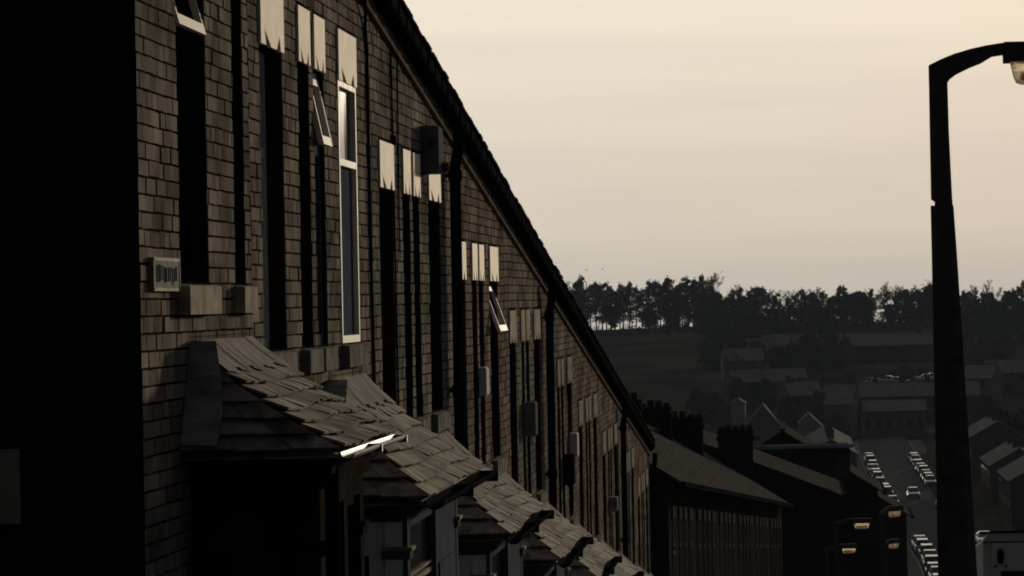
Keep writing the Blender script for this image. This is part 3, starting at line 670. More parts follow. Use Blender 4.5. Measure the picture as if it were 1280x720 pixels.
def building(name, label, cat, O, ang, Lx, Dy, eh, rh, wall, roof, group=None, wins=(), doors=(), chim=(), gwin=(), fall=0., deep=5., skew=0.):
    """house with its ridge along x; front faces -y; eaves at eh, ridge at rh; wins: (x, z, w, h) on the front; gwin on the x=0 gable"""
    P0 = frame(O, ang); P = lambda x, y, z: P0(x, y, z-fall*x)
    T = thing(name, O, label, cat, group)
    m = MB(); hd = Dy/2; ov = .25; ty = (rh-eh)/hd
    m.add([P(0, 0, -deep), P(Lx, 0, -deep), P(Lx, Dy, -deep), P(0, Dy, -deep), P(0, 0, eh), P(Lx, 0, eh), P(Lx, Dy, eh), P(0, Dy, eh), P(0, hd, rh-.06), P(Lx, hd, rh-.06)],
          [[0, 1, 5, 4], [2, 3, 7, 6], [3, 0, 4, 8, 7], [1, 2, 6, 9, 5]])
    m.build('wall', wall, T)
    r = MB(); e0 = eh-ov*ty; t = .07
    for sgn in (0, 1):
        ya, yb_ = (-ov, hd) if sgn == 0 else (Dy+ov, hd)
        q = [P(-.08, ya, e0), P(Lx+.08, ya, e0), P(Lx+.08, yb_, rh), P(-.08, yb_, rh)]
        q2 = [P(-.08, ya, e0+t), P(Lx+.08, ya, e0+t), P(Lx+.08, yb_, rh+t), P(-.08, yb_, rh+t)]
        r.hexa(q+q2 if sgn == 0 else [q[1], q[0], q[3], q[2], q2[1], q2[0], q2[3], q2[2]])
    ro = r.build('roof', roof, T)
    r = MB(); r.prism([(0, 0)]*0 or [(hd-.13, 0), (hd, .09), (hd+.13, 0)], 0, 0, 1) if False else None
    fbox(r, P, -.06, Lx+.06, hd-.12, hd+.12, rh+t-.03, rh+t+.07); r.build('ridge', RIDGE, ro)
    g_ = MB(); fbox(g_, P, -.02, Lx+.02, -ov-.12, -ov+.02, e0-.06, e0+.05); g_.build('gutter', IRON, T)
    for (x, z, w_, h) in wins:
        f = MB(); fbox(f, P, x-w_/2-.08, x+w_/2+.08, -.035, .02, z+h+.0, z+h+.26); fbox(f, P, x-w_/2-.1, x+w_/2+.1, -.07, .02, z-.14, z)
        fbox(f, P, x-w_/2, x-w_/2+.06, -.02, .01, z, z+h); fbox(f, P, x+w_/2-.06, x+w_/2, -.02, .01, z, z+h); fbox(f, P, x-w_/2, x+w_/2, -.018, .01, z+h*.62, z+h*.68)
        o = f.build('window', LINTELFAR, T); p = MB(); fbox(p, P, x-w_/2+.02, x+w_/2-.02, -.012, .008, z+.005, z+h-.005); p.build('pane', GLASS, o)
    for (y, z, w_, h) in gwin:
        f = MB(); fbox(f, P, -.05, .02, y-w_/2-.06, y+w_/2+.06, z+h, z+h+.2); fbox(f, P, -.06, .02, y-w_/2-.06, y+w_/2+.06, z-.12, z)
        o = f.build('window', LINTELFAR, T); p = MB(); fbox(p, P, -.02, .008, y-w_/2, y+w_/2, z+.005, z+h-.005); p.build('pane', GLASS, o)
    for (x, z, w_, h) in doors:
        d = MB(); fbox(d, P, x-w_/2, x+w_/2, -.03, .02, z, z+h); fbox(d, P, x-w_/2-.1, x+w_/2+.1, -.06, .02, z+h, z+h+.2); d.build('door', DARKPAINT, T)
    for (x, y, h, wx, wy, pots) in chim:
        zz = eh+ty*min(y, Dy-y); chimney(P, x, y, zz-.35, h+.35, wx, wy, wall, T, pots, random.Random(int(x*10)+5))
    return T
# the lower row: it turns out into the street where the terrace ends
A, B = Vector((-2.75, 64.0, 0)), Vector((-.64, 95.0, 0)); nH = 6
dv = (B-A)/nH; Lh = dv.length; ang = math.atan2(dv.y, dv.x)
ORD = ['first', 'second', 'third', 'fourth', 'fifth', 'last']
CH = [(at(783, 489, 84), .9, 2), (at(818, 499, 87), 1.05, 4), (at(858, 513, 90), 1.1, 4), (at(919, 529, 96), 1.25, 5)]
rowh = []
for i in range(nH):
    p0 = A+dv*i
    eave = -3.62-2.55*i/nH
    zb = eave-6.0
    wn = [(.9, 3.6, .55, 1.55), (2.1, 3.6, .4, 1.55), (3.1, 3.6, .4, 1.55), (4.25, 3.6, .6, 1.55), (1.3, .9, 1.2, 1.5)]
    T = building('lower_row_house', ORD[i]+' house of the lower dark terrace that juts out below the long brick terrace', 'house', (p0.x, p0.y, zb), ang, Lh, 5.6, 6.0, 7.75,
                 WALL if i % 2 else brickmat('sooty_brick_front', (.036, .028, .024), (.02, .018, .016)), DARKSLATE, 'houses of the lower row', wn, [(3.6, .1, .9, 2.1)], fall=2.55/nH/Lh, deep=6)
    rowh.append(T)
for k, (p, wd, pots) in enumerate(CH):
    P = frame((p.x, p.y, 0), 0)
    chimney(P, 0, 0, p.z-3.3, 3.0, wd*.85, .55, WALL, rowh[min(5, 3+k//2) if k > 1 else 2+k], pots, random.Random(k))
# corner house, flat-roofed shop, two gables further down
p = at(1043, 617, 104); q0 = at(905, 566, 104); w_ = 9.0
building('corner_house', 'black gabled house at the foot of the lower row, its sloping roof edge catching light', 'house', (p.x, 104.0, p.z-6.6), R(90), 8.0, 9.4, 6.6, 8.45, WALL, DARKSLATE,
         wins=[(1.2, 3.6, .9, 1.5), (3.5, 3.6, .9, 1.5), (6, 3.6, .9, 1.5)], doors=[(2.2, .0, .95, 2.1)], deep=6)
pl, pr = at(950, 557, 120), at(1062, 557, 120)
T = thing('shop_building', (pr.x, 120, G(pr.x, 120)), 'dark flat-roofed building with a pale parapet line behind the black gabled house', 'building')
zt = pl.z; m = MB(); m.box(pl.x, pr.x, 120, 123.5, zt-12, zt-.12); m.build('wall', [WALL, DARKSLATE], T)
m = MB(); m.box(pl.x-.15, pr.x+.15, 119.82, 120.0, zt-.14, zt); m.build('parapet', mat('pale_parapet', (.24, .25, .28), .7, .2, 2), T)
m = MB(); m.box(pr.x-.55, pr.x-.05, 119.9, 119.99, zt-1.3, zt-.4); m.build('panel', LINTELFAR, T)
for i in range(5):
    m = MB(); x = pl.x+.35+i*.62; m.box(x, x+.4, 119.93, 119.99, zt-1.5, zt-.5); m.build('window', GLASS, T)
for (px, py, dd, lab, dp_) in ((1097, 612, 126, 'black gable end beside the road, just above the row of small lamps', 9), (1133, 643, 152, 'last dark gable end on the house side before the road levels out', 11)):
    p = at(px, py, dd); building('roadside_house', lab, 'house', (p.x, dd, p.z-7.2), R(90), 7.0, 7.6, 7.2, 9.6, WALL, DARKSLATE, wins=[(1.5, 4.4, .9, 1.5), (4.5, 4.4, .9, 1.5)], doors=[(3, .0, .95, 2.1)], deep=6)

# terraces on the far side of the road in the valley, stepping along the bank
def terr(n, X, d0, eave, lab, group, wl, rf):
    for i in range(n):
        y1 = d0+5.2*(i+1)
        building('valley_terraced_house', lab(i), 'house', (X, y1, eave-5.6), R(-90), 5.2, 7.4, 5.6, 7.65, wl, rf, group,
                 [(1.3, 3.4, .95, 1.5), (3.7, 3.4, .95, 1.5), (3.4, .8, 1.3, 1.6)], [(1.1, .0, .95, 2.1)], [(.0, 3.7, 1.2, .6, 1.0, 4)] if i % 2 == 0 else [], deep=5)
NTH = ['nearest', 'second', 'third', 'fourth', 'fifth', 'sixth']
ps = [at(1214, 546, 431), at(1238, 582, 391), at(1263, 601, 352)]
SL1 = mat('grey_valley_slate', (.13, .125, .12), .8, .25, 1.2)
terr(4, ps[0].x, 431, ps[0].z, lambda i: NTH[i]+' house of the highest slate-roofed terrace right of the lamp post', 'terraces on the bank right of the lamp', BRICKFAR, SL1)
terr(4, ps[1].x, 391, ps[1].z, lambda i: NTH[i]+' house of the middle slate-roofed terrace right of the lamp post', 'terraces on the bank right of the lamp', BRICKFAR, SL1)
terr(4, ps[2].x, 352, ps[2].z, lambda i: NTH[i]+' house of the lowest slate-roofed terrace right of the lamp post', 'terraces on the bank right of the lamp', BRICKFAR, SL1)
# roof windows that catch the sky
for (px, py, hd_) in ((1219, 503, 0), (1254, 553, 0), (1273, 567, 0)): pass
# left of the road in the valley
for i in range(6):
    d0 = 440+i*9; X = cen(d0)-7.2
    building('valley_terraced_house', NTH[i]+' house of the dim row left of the valley road, behind the parked cars', 'house', (X, d0, -27.4), R(90), 8.6, 7.2, 5.2, 7.3, BRICKFAR, SL1, 'dim row left of the valley road',
             [(1.5, 3.2, 1, 1.4), (5.5, 3.2, 1, 1.4)], [(3.2, .1, .9, 2)], [(4, 3.6, 1.1, .6, .9, 3)], deep=3)
# the two rows that close the street
for i in range(6):
    X = 4.6+i*5.0; y = 600; zb = G(X, y)
    building('end_terrace_house', NTH[i]+' from its road end of the dim terrace that closes the valley street', 'house', (X, y, zb), 0, 4.98, 8, 5.4, 8.0, BRICKFAR, SL1, 'terrace closing the valley street',
             [(1.2, 3.3, .95, 1.4), (3.6, 3.3, .95, 1.4), (3.4, .8, 1.2, 1.5)], [(1.2, 0, .95, 2.1)], [(.0, 4, 1.1, .9, .6, 3)], deep=4)
for i in range(4):
    X = 10.4+i*3.2+(1.0 if i > 1 else 0); y = 566; zb = G(X, y)
pz = at(1078, 514, 572); pz2 = at(1158, 512, 572)
building('long_low_shed', 'long low building with a paler slate roof below the dim terrace', 'shed', (pz.x, 572, pz.z-4.2), 0, pz2.x-pz.x, 7, 4.2, 6.1, STONEFAR, SL1, wins=[(1+1.9*i, 1.2, 1, 1.3) for i in range(6)], deep=6)
pz = at(1030, 507, 560); pz2 = at(1066, 507, 560)
building('hip_shed', 'small slate-roofed building with a bright sloping verge left of the long low shed', 'building', (pz.x, 568, pz.z-4.5), R(-12), pz2.x-pz.x, 9, 4.5, 8.0, STONEFAR, SL1, deep=7)
# cluster in the middle distance
p = at(934, 531, 520); building('gabled_house', 'gabled house with pale bargeboards behind the flat-roofed building', 'house', (p.x+5.3, 520, p.z-6), R(90), 9, 5.3, 6, 9.3, STONEFAR, SL1, deep=6, gwin=[(2, 2.6, 1, 1.4), (3.6, 2.6, 1, 1.4)])
p = at(1031, 536, 522); building('rendered_house', 'house with a pale rendered gable beside a dark chimney stack', 'house', (p.x, 522, p.z-5), R(90), 9, 5.4, 5, 7.6, RENDER, SL1, deep=6)
p = at(990, 551, 515); T = thing('brick_stack', (p.x, 515, G(p.x, 515)), 'tall square dark brick stack standing against the pale rendered gable', 'chimney stack')
zt = at(990, 506, 515).z; m = MB(); m.box(p.x-.95, p.x+.95, 514.2, 516, -28, zt-.5); m.build('shaft', WALL, T); m = MB(); m.box(p.x-1.1, p.x+1.1, 514.0, 516.2, zt-.5, zt-.2); m.box(p.x-.9, p.x+.9, 514.3, 515.9, zt-.2, zt); m.build('cap', LINTELFAR, T)
p = at(914, 515, 560); building('small_white_house', 'small house with one pale blue-grey gable low on the hillside', 'house', (p.x+2.5, 560, p.z-4), R(90), 7, 2.5, 5.6, 6.3, RENDER, SL1, deep=6)
# houses scattered up the far slope
rnd = random.Random(5)
for k, (px, py, d, wd) in enumerate(((930, 478, 690, 9), (955, 462, 720, 8), (985, 452, 735, 10), (950, 492, 640, 10), (985, 488, 640, 9), (1010, 505, 610, 7), (1215, 478, 640, 9), (1262, 472, 650, 10))):
    p = at(px, py, d); z = G(p.x, d)
    building('hillside_house', ['dim gabled house highest left of the hillside group', 'small dim house under the dark trees, mid slope', 'dim house with wide roof just below the wood', 'dim house low on the slope above the bright stack', 'dim house beside the lowest slope trees', 'small dim house behind the rendered gable', 'dim house behind the right-hand terraces beside the lamp post', 'dim house above the right-hand terraces near the picture edge'][k], 'house',
             (p.x-wd/2, d, z), R(rnd.uniform(-25, 25)), wd, 7, 5, 7.6, BRICKFAR if k % 2 else STONEFAR, SL1, 'houses scattered on the far slope', [(1.5, 3, 1.1, 1.3), (wd-2, 3, 1.1, 1.3), (wd/2, .8, 1.5, 1.4)], chim=[(1, 3.5, 1, .8, .6, 2)], deep=3)
# the large house below the wood
p = at(1046, 466, 740); p2 = at(1166, 466, 740); Lb = p2.x-p.x
T = building('large_house', 'large dim house with a front gable and two rows of pale windows below the wood', 'house', (p.x, 740, p.z), 0, Lb, 9, 6.4, 9.2, BRICKFAR, SL1,
         wins=[(5+3.6*i, 4.2, 2.0, 1.5) for i in range(5)]+[(5+3.6*i, 1.2, 2.0, 1.6) for i in range(5)], chim=[(2, 4.5, 1.4, 1, .7, 3), (Lb-3, 4.5, 1.4, 1, .7, 3)], deep=3)
m = MB(); O = (p.x, 740, p.z); P = frame(O, 0)
m.add([P(.2, -2, -3), P(4, -2, -3), P(4, -2, 6), P(2.1, -2, 8.6), P(.2, -2, 6), P(.2, 4, -3), P(4, 4, -3), P(4, 4, 6), P(2.1, 4, 8.6), P(.2, 4, 6)], [[0, 1, 2, 3, 4], [1, 6, 7, 2], [5, 0, 4, 9]]); fg = m.build('front_gable', BRICKFAR, T)
m = MB()
for (xa, xb) in ((-.1, 2.1), (4.3, 2.1)): m.add([P(xa, -2.3, 5.6), P(xb, -2.3, 8.75), P(xb, 4, 8.75), P(xa, 4, 5.6), P(xa, -2.3, 5.85), P(xb, -2.3, 9), P(xb, 4, 9), P(xa, 4, 5.85)], [[0, 1, 2, 3], [4, 5, 6, 7], [0, 1, 5, 4], [0, 3, 7, 4]])
m.build('gable_roof', LINTELFAR, fg)

# ------------------------------------------------------------------ street lamps down the hill: copies of the near one
lampT = [o for o in scn.objects if o.name.startswith('street_lamp')][0]; lampT['group'] = 'concrete street lamps down the hill'
bowl = at(1301, 90, LD)-lampT.location
for (px, py, d, rz, lab) in ((1077, 657, 74, 0, 'street lamp whose wide bowl glows gold, upper one beside the black gabled house'), (1061, 688, 86, 0, 'street lamp whose wide bowl glows gold, lower one beside the black gabled house'),
                            (1118, 642, 70, 62, 'street lamp seen nearly end-on, its narrow bowl shining above the parked cars'), (1117, 682, 85, 62, 'street lamp seen nearly end-on, its narrow bowl shining lowest beside the road')):
    c = copy_tree(lampT); p = at(px, py, d); c.location = p-Matrix.Rotation(R(rz), 3, 'Z') @ bowl; c.rotation_euler.z = R(rz); c['label'] = lab

# ------------------------------------------------------------------ cars
def car_mesh():
    prof = [(-2.05, .35, .55, .8), (-2.0, .28, .82, .84), (-1.3, .25, .9, .87), (0, .25, .92, .88), (1.2, .25, .88, .87), (1.95, .28, .74, .82), (2.08, .35, .55, .76)]
    m = MB(); n_ = 10; vv = []
    for (y, zl, zh, hw) in prof:
        sec = [(-hw*.9, zl), (-hw, zl+.12), (-hw, (zl+zh)/2+.05), (-hw*.95, zh-.05), (-hw*.85, zh), (hw*.85, zh), (hw*.95, zh-.05), (hw, (zl+zh)/2+.05), (hw, zl+.12), (hw*.9, zl)]
        vv += [(x, y, z) for x, z in sec]
    np_ = len(prof)
    m.add(vv, [[i*n_+k, i*n_+(k+1) % n_, (i+1)*n_+(k+1) % n_, (i+1)*n_+k] for i in range(np_-1) for k in range(n_)]+[list(range(n_))[::-1], list(range((np_-1)*n_, np_*n_))])
    # roof panel
    m.add([(-.58, -1.35, 1.36), (.58, -1.35, 1.36), (.6, -.9, 1.43), (-.6, -.9, 1.43), (.6, .1, 1.45), (-.6, .1, 1.45), (.56, .4, 1.4), (-.56, .4, 1.4)], [[0, 1, 2, 3], [3, 2, 4, 5], [5, 4, 6, 7]], 0, True)
    for sx in (-1, 1):
        for (ya, za, yb_, zb_) in ((-1.78, .88, -1.33, 1.37), (-.3, .9, -.3, 1.42), (1.12, .88, .4, 1.4)):
            m.add([(sx*.8, ya-.05, za), (sx*.8, ya+.06, za), (sx*.585, yb_+.06, zb_), (sx*.585, yb_-.05, zb_), (sx*.72, ya-.05, za), (sx*.72, ya+.06, za), (sx*.5, yb_+.06, zb_), (sx*.5, yb_-.05, zb_)], [[0, 1, 2, 3], [4, 5, 6, 7], [0, 1, 5, 4], [2, 3, 7, 6], [0, 3, 7, 4], [1, 2, 6, 5]])
    return m
def car_proto(paint):
    T = thing('parked_car', (0, 0, 0), 'car', 'car')
    car_mesh().build('body', paint, T)
    m = MB(); b0 = [(-.77, -1.72, .88), (.77, -1.72, .88), (.77, 1.08, .88), (-.77, 1.08, .88)]; t0 = [(-.57, -1.33, 1.37), (.57, -1.33, 1.37), (.57, .38, 1.4), (-.57, .38, 1.4)]
    m.hexa(b0+t0); m.build('windows', GLASS, T)
    for x in (-.84, .66):
        for y in (-1.28, 1.3):
            w_ = MB(); w_.tube([(x, y, .31), (x+.18, y, .31)], .31, 14); wo = w_.build('wheel', IRON, T); r_ = MB(); r_.tube([(x-.01, y, .31), (x+.19, y, .31)], .19, 10); r_.build('rim', LEAD, wo)
    for x in (-.62, .62):
        m = MB(); m.box(x-.16, x+.16, 1.97, 2.05, .55, .7); m.build('headlight', WHITE, T)
        m = MB(); m.box(x-.12, x+.12, -2.04, -1.98, .6, .8); m.build('tail_light', REDLAMP, T)
    m = MB(); m.box(-.26, .26, -2.09, -2.06, .5, .61); m.build('number_plate', PAINTGREY, T)
    return T
def paint(nm, c):
    m = mat(nm, c, .3, .06, 2, spec=.5); m.node_tree.nodes['Principled BSDF'].inputs['Coat Weight'].default_value = .6; m.node_tree.nodes['Principled BSDF'].inputs['Coat Roughness'].default_value = .12; return m
PNT = {'silver': paint('silver_paint', (.35, .36, .38)), 'dark blue': paint('dark_blue_paint', (.03, .045, .11)), 'white': paint('white_paint', (.65, .66, .66)), 'black': paint('black_paint', (.015, .015, .017)), 'grey': paint('grey_paint', (.13, .135, .14)), 'blue': paint('blue_paint', (.09, .13, .23)), 'red': paint('red_paint', (.22, .03, .025))}
protos = {k: car_proto(v) for k, v in PNT.items()}
used = set()
def put_car(X, d, colr, lab, group, back=False):
    c = protos[colr] if colr not in used else copy_tree(protos[colr])
    used.add(colr)
    dxy = (cen(d+3)-cen(d-3))/6; c.location = (X, d, smbase(d)+.002)
    c.rotation_euler = (math.atan((smbase(d+3)-smbase(d-3))/6)*(-1 if back else 1), 0, -math.atan(dxy)+(math.pi if back else 0))
    c['label'] = lab; tag(c, None, 'car', group); c.scale = (random.uniform(.96, 1.05), random.uniform(.9, 1.08), random.uniform(.95, 1.14))
GL = 'cars parked along the house side of the road'; GR = 'cars parked along the far kerb'
TH = ['nearest', 'second nearest', 'third nearest', 'fourth nearest', 'fifth nearest', 'sixth nearest', 'seventh nearest', 'eighth nearest', 'ninth nearest', 'tenth nearest']
for i, (d, c) in enumerate(((294, 'grey'), (300, 'silver'), (306.5, 'black'), (314.5, 'grey'), (320, 'black'), (328.5, 'dark blue'), (334, 'silver'), (339.5, 'dark blue'))):
    put_car(cen(d)-3.65+random.uniform(-.1, .1), d, c, f'{c} car, {TH[i]} in the bunched row left of the lamp post', GL, i % 3 == 1)
for i, (d, c) in enumerate(((409, 'blue'), (428, 'dark blue'), (433.5, 'grey'), (446, 'black'), (464, 'silver'), (469.5, 'dark blue'), (480, 'grey'), (491, 'blue'), (503, 'black'), (510, 'white'))):
    put_car(cen(d)-3.7+random.uniform(-.12, .12), d, c, f'{c} car, {TH[i]} in the far row left of the valley road', GL, i % 3 == 0)
for i, (d, c) in enumerate(((344, 'white'), (404, 'silver'), (449, 'blue'), (456, 'black'), (462, 'grey'), (475, 'dark blue'), (482, 'silver'), (491, 'grey'), (503, 'white'), (509, 'black'))):
    X = cen(d)+3.6+random.uniform(-.12, .12)
    put_car(X if i != 1 else cen(d)+2.6, d, c, f'{c} car, {TH[i]} on the right side of the valley road', GR, i % 2 == 0)
put_car(cen(424)-.2, 424, 'blue', 'lone blue car driving in the middle of the valley road', None, True)
rnd = random.Random(11)
for i, (px, py) in enumerate(((1090, 479), (1108, 476), (1117, 478), (1145, 477), (1156, 474), (1164, 473))):
    p = at(px, py+3, 625); kc = ['white', 'silver', 'white', 'red', 'silver', 'white'][i]; c = copy_tree(protos[kc]) if kc in used else protos[kc]; used.add(kc); c.location = (p.x, 625, max(p.z, G(p.x, 625)+.05)); c.rotation_euler = (0, 0, R(60+i*9))
    c['label'] = ['white car alone at the end of the upper car park', 'silver car beside another in the upper car park', 'second white car in the upper car park', 'red car in the upper car park near the lamp post', 'silver car next to the red one in the upper car park', 'white car closest to the lamp post in the upper car park'][i]; tag(c, None, 'car', 'cars in the upper car park')
m = MB(); pa, pb_ = at(1078, 486, 622), at(1185, 482, 622)

# ------------------------------------------------------------------ trees
def leafy(mb, c, r, n, size, rnd, flat=1.):
    for _ in range(n):
        while True:
            v = Vector((rnd.uniform(-1, 1), rnd.uniform(-1, 1), rnd.uniform(-1, 1)))
            if v.length < 1: break
        v = Vector((v.x*r, v.y*r, v.z*r*flat))+c; s_ = size*rnd.uniform(.5, 1.2)
        a = Vector((rnd.gauss(0, 1), rnd.gauss(0, 1), rnd.gauss(0, 1))).normalized(); b = a.orthogonal().normalized()*s_*.5; a = a*s_
        mb.add([v-a*.5, v+b*.6, v+a*.5, v-b*.6], [[0, 1, 2, 3]])
def limb(mb, p, d, l, r, lev, rnd, spread=.6, minr=.02):
    q = p; pts = [p]
    for i in range(3): d = (d+Vector((rnd.gauss(0, .12), rnd.gauss(0, .12), rnd.gauss(0, .08)))).normalized(); q = q+d*l/3; pts.append(q)
    mb.tube(pts, r, 5 if lev > 1 else 3, r1=max(minr, r*.55), cap=False)
    if lev:
        for k in range(rnd.randint(3, 4)):
            t = rnd.uniform(.35, 1); b = pts[min(3, int(t*3)+1)] if k else q
            nd = (d+Vector((rnd.gauss(0, spread), rnd.gauss(0, spread), rnd.gauss(.15, spread*.5)))).normalized()
            limb(mb, b, nd, l*rnd.uniform(.5, .72), max(minr, r*.5), lev-1, rnd, spread, minr)
def make_tree(kind, seed, h):
    rnd = random.Random(seed); T = thing(kind, (0, 0, 0), 'tree', 'tree')
    t = MB(); c = MB()
    if kind == 'pine_tree':
        lean = rnd.uniform(-.05, .05)
        pts = [Vector((lean*h*i/5+rnd.gauss(0, .1), rnd.gauss(0, .1), h*.92*i/5)) for i in range(6)]; pts[0] = Vector((0, 0, -.8)); t.tube(pts, .22, 7, r1=.07)
        st = rnd.choice([.2, .26, .34, .4])
        for i in range(22):
            f = st+(.97-st)*i/22; b = Vector((lean*h*f, 0, h*f)); an = rnd.uniform(0, 6.28); l = h*.24*(1.12-f)*rnd.uniform(.5, 1.4)+.3
            e = b+Vector((math.cos(an)*l, math.sin(an)*l, l*rnd.uniform(.15, .5))); t.tube([b, (b+e)/2+Vector((0, 0, -.1)), e], .06, 4, r1=.025, cap=False)
            k_ = 1.45-.65*f; leafy(c, e, rnd.uniform(.6, 1.2)*k_, 70, .5, rnd, .8); leafy(c, (b+e)/2+Vector((0, 0, .3)), rnd.uniform(.5, 1)*k_, 45, .5, rnd, .8)
        leafy(c, Vector((lean*h, 0, h*.94)), .55, 40, .45, rnd, 1.2); leafy(c, Vector((lean*h+rnd.uniform(-.3, .3), 0, h*1.01)), .45, 22, .4, rnd, 1.6)
        for i in range(9):
            an = rnd.uniform(0, 6.28); b = Vector((lean*h*.2, 0, h*rnd.uniform(.05, .3))); l = rnd.uniform(.8, 2.2); t.tube([b, b+Vector((math.cos(an)*l, math.sin(an)*l, l*rnd.uniform(-.1, .5)))], .035, 3, r1=.02, cap=False)
        m_ = PINE
    elif kind == 'spruce_tree':
        t.tube([(0, 0, -.8), (0, 0, h)], .2, 6, r1=.03)
        for i in range(26):
            f = .1+.88*i/26; rr_ = h*.24*(1-f)**.8+.15
            for k in range(7):
                an = rnd.uniform(0, 6.28); l = rr_*rnd.uniform(.7, 1.15); leafy(c, Vector((math.cos(an)*l*.65, math.sin(an)*l*.65, h*f-l*.15)), .25+rr_*.3, 9, .5, rnd, .5)
        m_ = SPRUCE
    elif kind == 'broad_tree':
        limb(t, Vector((0, 0, -.8)), Vector((0, 0, 1)), h*.55, .3, 2, rnd, .5)
        for i in range(44):
            an = rnd.uniform(0, 6.28); f = rnd.uniform(.1, .95); rad = h*.34*math.sin(math.pi*min(.97, f*.86+.1))*rnd.uniform(.4, 1.05)
            leafy(c, Vector((math.cos(an)*rad, math.sin(an)*rad, h*f)), rnd.uniform(.8, 1.5), 60, .7, rnd, .85)
        m_ = IVY
    else:
        limb(t, Vector((0, 0, -.8)), Vector((0, 0, 1)), h*.42, .15, 5, rnd, .3, .03); m_ = TWIG
    t.build('trunk', BARK if kind != 'bare_tree' else TWIG, T)
    if c.f: c.build('crown', m_, T)
    return T
V = {'pine_tree': [make_tree('pine_tree', 20+i, 13.5) for i in range(5)], 'spruce_tree': [make_tree('spruce_tree', 40+i, 12) for i in range(1)], 'broad_tree': [make_tree('broad_tree', 50+i, 9) for i in range(4)], 'bare_tree': [make_tree('bare_tree', 60+i, 13) for i in range(5)]}
HT = {'pine_tree': 13.5, 'spruce_tree': 12, 'broad_tree': 9, 'bare_tree': 13}
tused = set()
def put_tree(kind, x, d, h, lab, group, rnd):
    i = rnd.randrange(len(V[kind])); T = V[kind][i]
    if (kind, i) in tused: T = copy_tree(T)
    tused.add((kind, i)); sc = h/HT[kind]*rnd.uniform(.95, 1.05); T.location = (x, d, G(x, d)-.1); T.scale = (sc*rnd.uniform(.9, 1.12), sc*rnd.uniform(.9, 1.12), sc); T.rotation_euler = (0, 0, rnd.uniform(0, 6.28))
    T['label'] = lab; tag(T, None, 'tree', group)
rnd = random.Random(77)
RIDGEG = 'trees of the wood on the ridge'
LP = 'dark pine with bare lower trunk in the wood along the ridge'; LB = 'thin leafless tree rising among the pines on the ridge'; LR = 'dense rounded dark tree in the wood along the ridge'; LSL = 'dark rounded tree on the slope below the ridge wood'
px = 688
while px < 880:
    top = 358+rnd.gauss(0, 5.5)+(4 if px < 712 else 0)+(3 if 830 < px < 848 else 0); d = rnd.uniform(885, 915); X = (px-998)*d/F
    put_tree('pine_tree', X, d, max(7, (416-top)*d/F), LP, RIDGEG, rnd); px += rnd.uniform(4, 8.5)
for px in (694, 706, 763, 812, 841, 857, 870):
    d = rnd.uniform(915, 930); put_tree('broad_tree', (px-998)*d/F, d, rnd.uniform(4.5, 9), LR, RIDGEG, rnd)
for px in (701, 715, 731, 747, 763, 776, 790, 806, 820, 834, 848, 862, 875, 884, 900):
    d = rnd.uniform(900, 925); put_tree('bare_tree', (px-998)*d/F, d, (416-rnd.uniform(349, 359))*d/F, LB, RIDGEG, rnd)
px = 868
while px < 1300:
    t = (px-880)/300; top = 364+13*min(1, max(0, t))+rnd.gauss(0, 5.5)
    d = rnd.uniform(880, 915); X = (px-998)*d/F; kd = 'broad_tree' if rnd.random() < .3 else 'pine_tree'
    if not (1056 < px < 1064 or 1092 < px < 1104): put_tree(kd, X, d, max(5, (415-top)*d/F), LR if kd == 'broad_tree' else LP, RIDGEG, rnd)
    px += rnd.uniform(5, 9)
for px in (915, 930, 945, 960, 972, 984, 996, 1003, 1010, 1018, 1026, 1042, 1056, 1062, 1084, 1098, 1110, 1122, 1130, 1138, 1150, 1160, 1190, 1198, 1212, 1222, 1232, 1246, 1262, 1275):
    d = rnd.uniform(895, 930); put_tree('bare_tree', (px-998)*d/F, d, (415-rnd.uniform(361, 374))*d/F, LB, RIDGEG, rnd)
d = 870; put_tree('spruce_tree', (1076-998)*d/F, d, (416-375)*d/F, 'single pointed dark conifer standing clear of the ridge wood', None, rnd)
d = 905; put_tree('spruce_tree', (1036-998)*d/F, d, (415-380)*d/F, 'narrow conifer left of the single pointed one on the ridge', None, rnd)
for px, py in ((880, 424), (886, 438), (900, 444), (913, 450), (940, 446), (956, 456), (968, 450), (895, 432), (908, 425), (920, 440), (935, 428), (950, 436), (905, 452), (925, 458), (962, 430), (975, 440), (990, 430), (1003, 442), (1018, 432), (1032, 428), (1030, 446), (1000, 458), (975, 460), (946, 452), (890, 468), (1060, 428), (1085, 426), (1110, 425), (1135, 427), (1158, 426), (1180, 430), (1200, 428), (1218, 434), (1240, 430), (1262, 432), (1280, 428), (1205, 450), (1230, 452), (1255, 448), (1282, 452), (1010, 475), (1040, 470), (1250, 470), (1190, 460)):
    # slope trees: the foot is where the picture shows it
    d = 880-(py-425)*3.6+rnd.uniform(-10, 10); X = (px-998)*d/F
    put_tree('broad_tree', X, d, rnd.uniform(6.5, 10), LSL, 'trees on the slope below the ridge', rnd)
for (px, d, h, lab) in ((1248, 455, 9, 'dark bushy tree behind the highest slate-roofed terrace'), (1262, 440, 8, 'dark bushy tree overhanging the middle slate-roofed terrace'), (1021, 580, 8, 'dark tree beside the rendered gable in the valley'), (1045, 545, 6, 'small dark tree between the valley roofs'), (890, 600, 7, 'dark tree low on the left slope behind the chimneys'), (870, 620, 6, 'smaller tree low on the left slope behind the chimneys'), (905, 585, 6, 'bushy tree beside the pale blue-grey gable')):
    put_tree('broad_tree', (px-998)*d/F, d, h, lab, None, rnd)
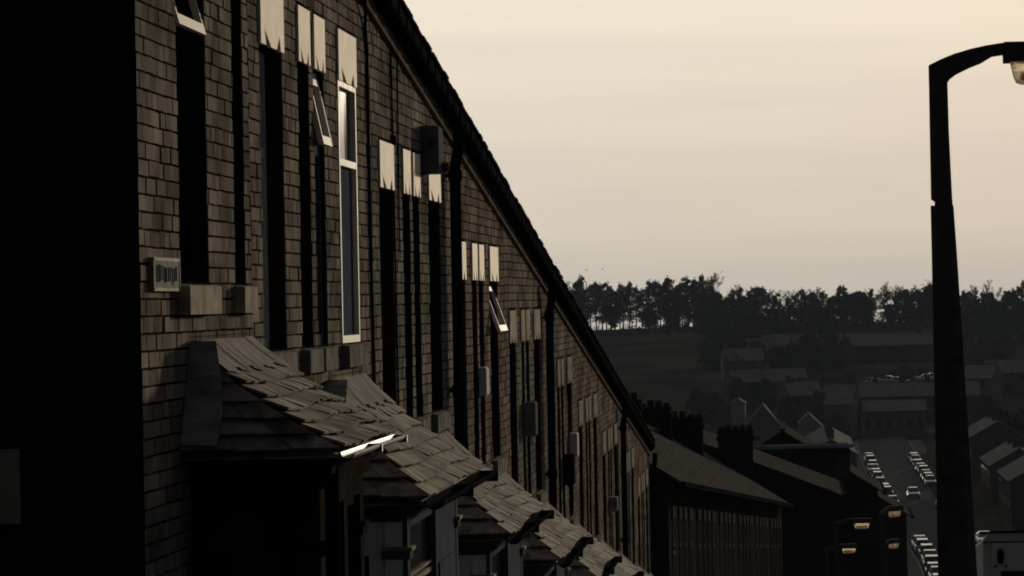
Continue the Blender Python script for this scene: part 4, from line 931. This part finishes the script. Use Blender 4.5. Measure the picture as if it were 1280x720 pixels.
# scrub along the foot of the wood, one mass
m = MB(); rnd = random.Random(8)
for i in range(620):
    px = rnd.uniform(690, 1300); d = rnd.uniform(868, 880) if rnd.random() < .5 else rnd.uniform(878, 930)
    if px < 850 and rnd.random() < .35: continue
    X = (px-998)*d/F; leafy(m, Vector((X, d, G(X, d)+.5)), rnd.uniform(.4, 1.8 if px < 870 else 1.9), 40, .6, rnd, .8)
tag(m.build('undergrowth', IVY), kind='stuff')
for i, (px, d, h) in enumerate(((912, 690, 8), (926, 712, 8), (944, 700, 9), (958, 715, 9), (970, 690, 8), (990, 700, 8), (1006, 690, 8), (938, 628, 6), (956, 630, 7), (972, 624, 6), (992, 622, 7), (1026, 700, 8), (1042, 690, 7), (918, 640, 6), (1052, 640, 6), (1090, 655, 6), (1118, 650, 6), (1150, 655, 6), (1200, 690, 8), (1222, 690, 8), (1246, 680, 8), (1270, 690, 8), (930, 655, 6), (948, 600, 5), (962, 660, 7), (978, 610, 5), (1000, 640, 6), (1012, 660, 6), (1035, 650, 5), (1060, 660, 5), (1100, 668, 5), (1130, 665, 6), (1185, 610, 6), (1205, 560, 6), (1228, 580, 7), (1240, 520, 6), (1268, 500, 7), (1276, 560, 6))):
    put_tree('broad_tree' if i % 3 else 'bare_tree', (px-998)*d/F, d, h, 'small dark tree among the dim houses on the valley floor' if i % 3 else 'small leafless tree among the dim houses on the valley floor', 'small trees among the valley houses', rnd)
# two birds over the wood
for i, (px, py) in enumerate(((733, 337.5), (753, 336.5))):
    p = at(px, py, 500); m = MB()
    m.tube([p+Vector((-.22, 0, 0)), p+Vector((-.08, 0, .03)), p+Vector((.1, 0, .02)), p+Vector((.25, 0, .0))], .05, 6, r1=.03)
    for sgn in (-1, 1): m.add([p+Vector((-.08, 0, .03)), p+Vector((.08, 0, .03)), p+Vector((.03, sgn*.28, .12)), p+Vector((-.06, sgn*.5, .04)), p+Vector((-.08, 0, .0)), p+Vector((.08, 0, .0)), p+Vector((.03, sgn*.28, .1)), p+Vector((-.06, sgn*.5, .03))], [[0, 1, 2, 3], [4, 5, 6, 7], [1, 2, 6, 5], [0, 3, 7, 4], [2, 3, 7, 6]])
    tag(m.build('bird', IRON, None, p), ['dark bird flying over the wood, nearer the terrace roof', 'dark bird flying over the wood, farther from the terrace roof'][i], 'bird', 'birds over the wood')

# ------------------------------------------------------------------ haze
HAZE = 0.00004
hz = bpy.data.materials.new('thin_blue_haze'); hz.use_nodes = True; n = hz.node_tree.nodes; n.clear()
ho = n.new('ShaderNodeOutputMaterial'); hv = n.new('ShaderNodeVolumePrincipled'); hv.inputs['Density'].default_value = HAZE; hv.inputs['Color'].default_value = (.62, .76, 1, 1); hv.inputs['Anisotropy'].default_value = 0
hz.node_tree.links.new(hv.outputs[0], ho.inputs['Volume'])
m = MB(); m.box(-6500, 6500, -420, 8200, -95, 62); tag(m.build('haze', hz), kind='stuff')
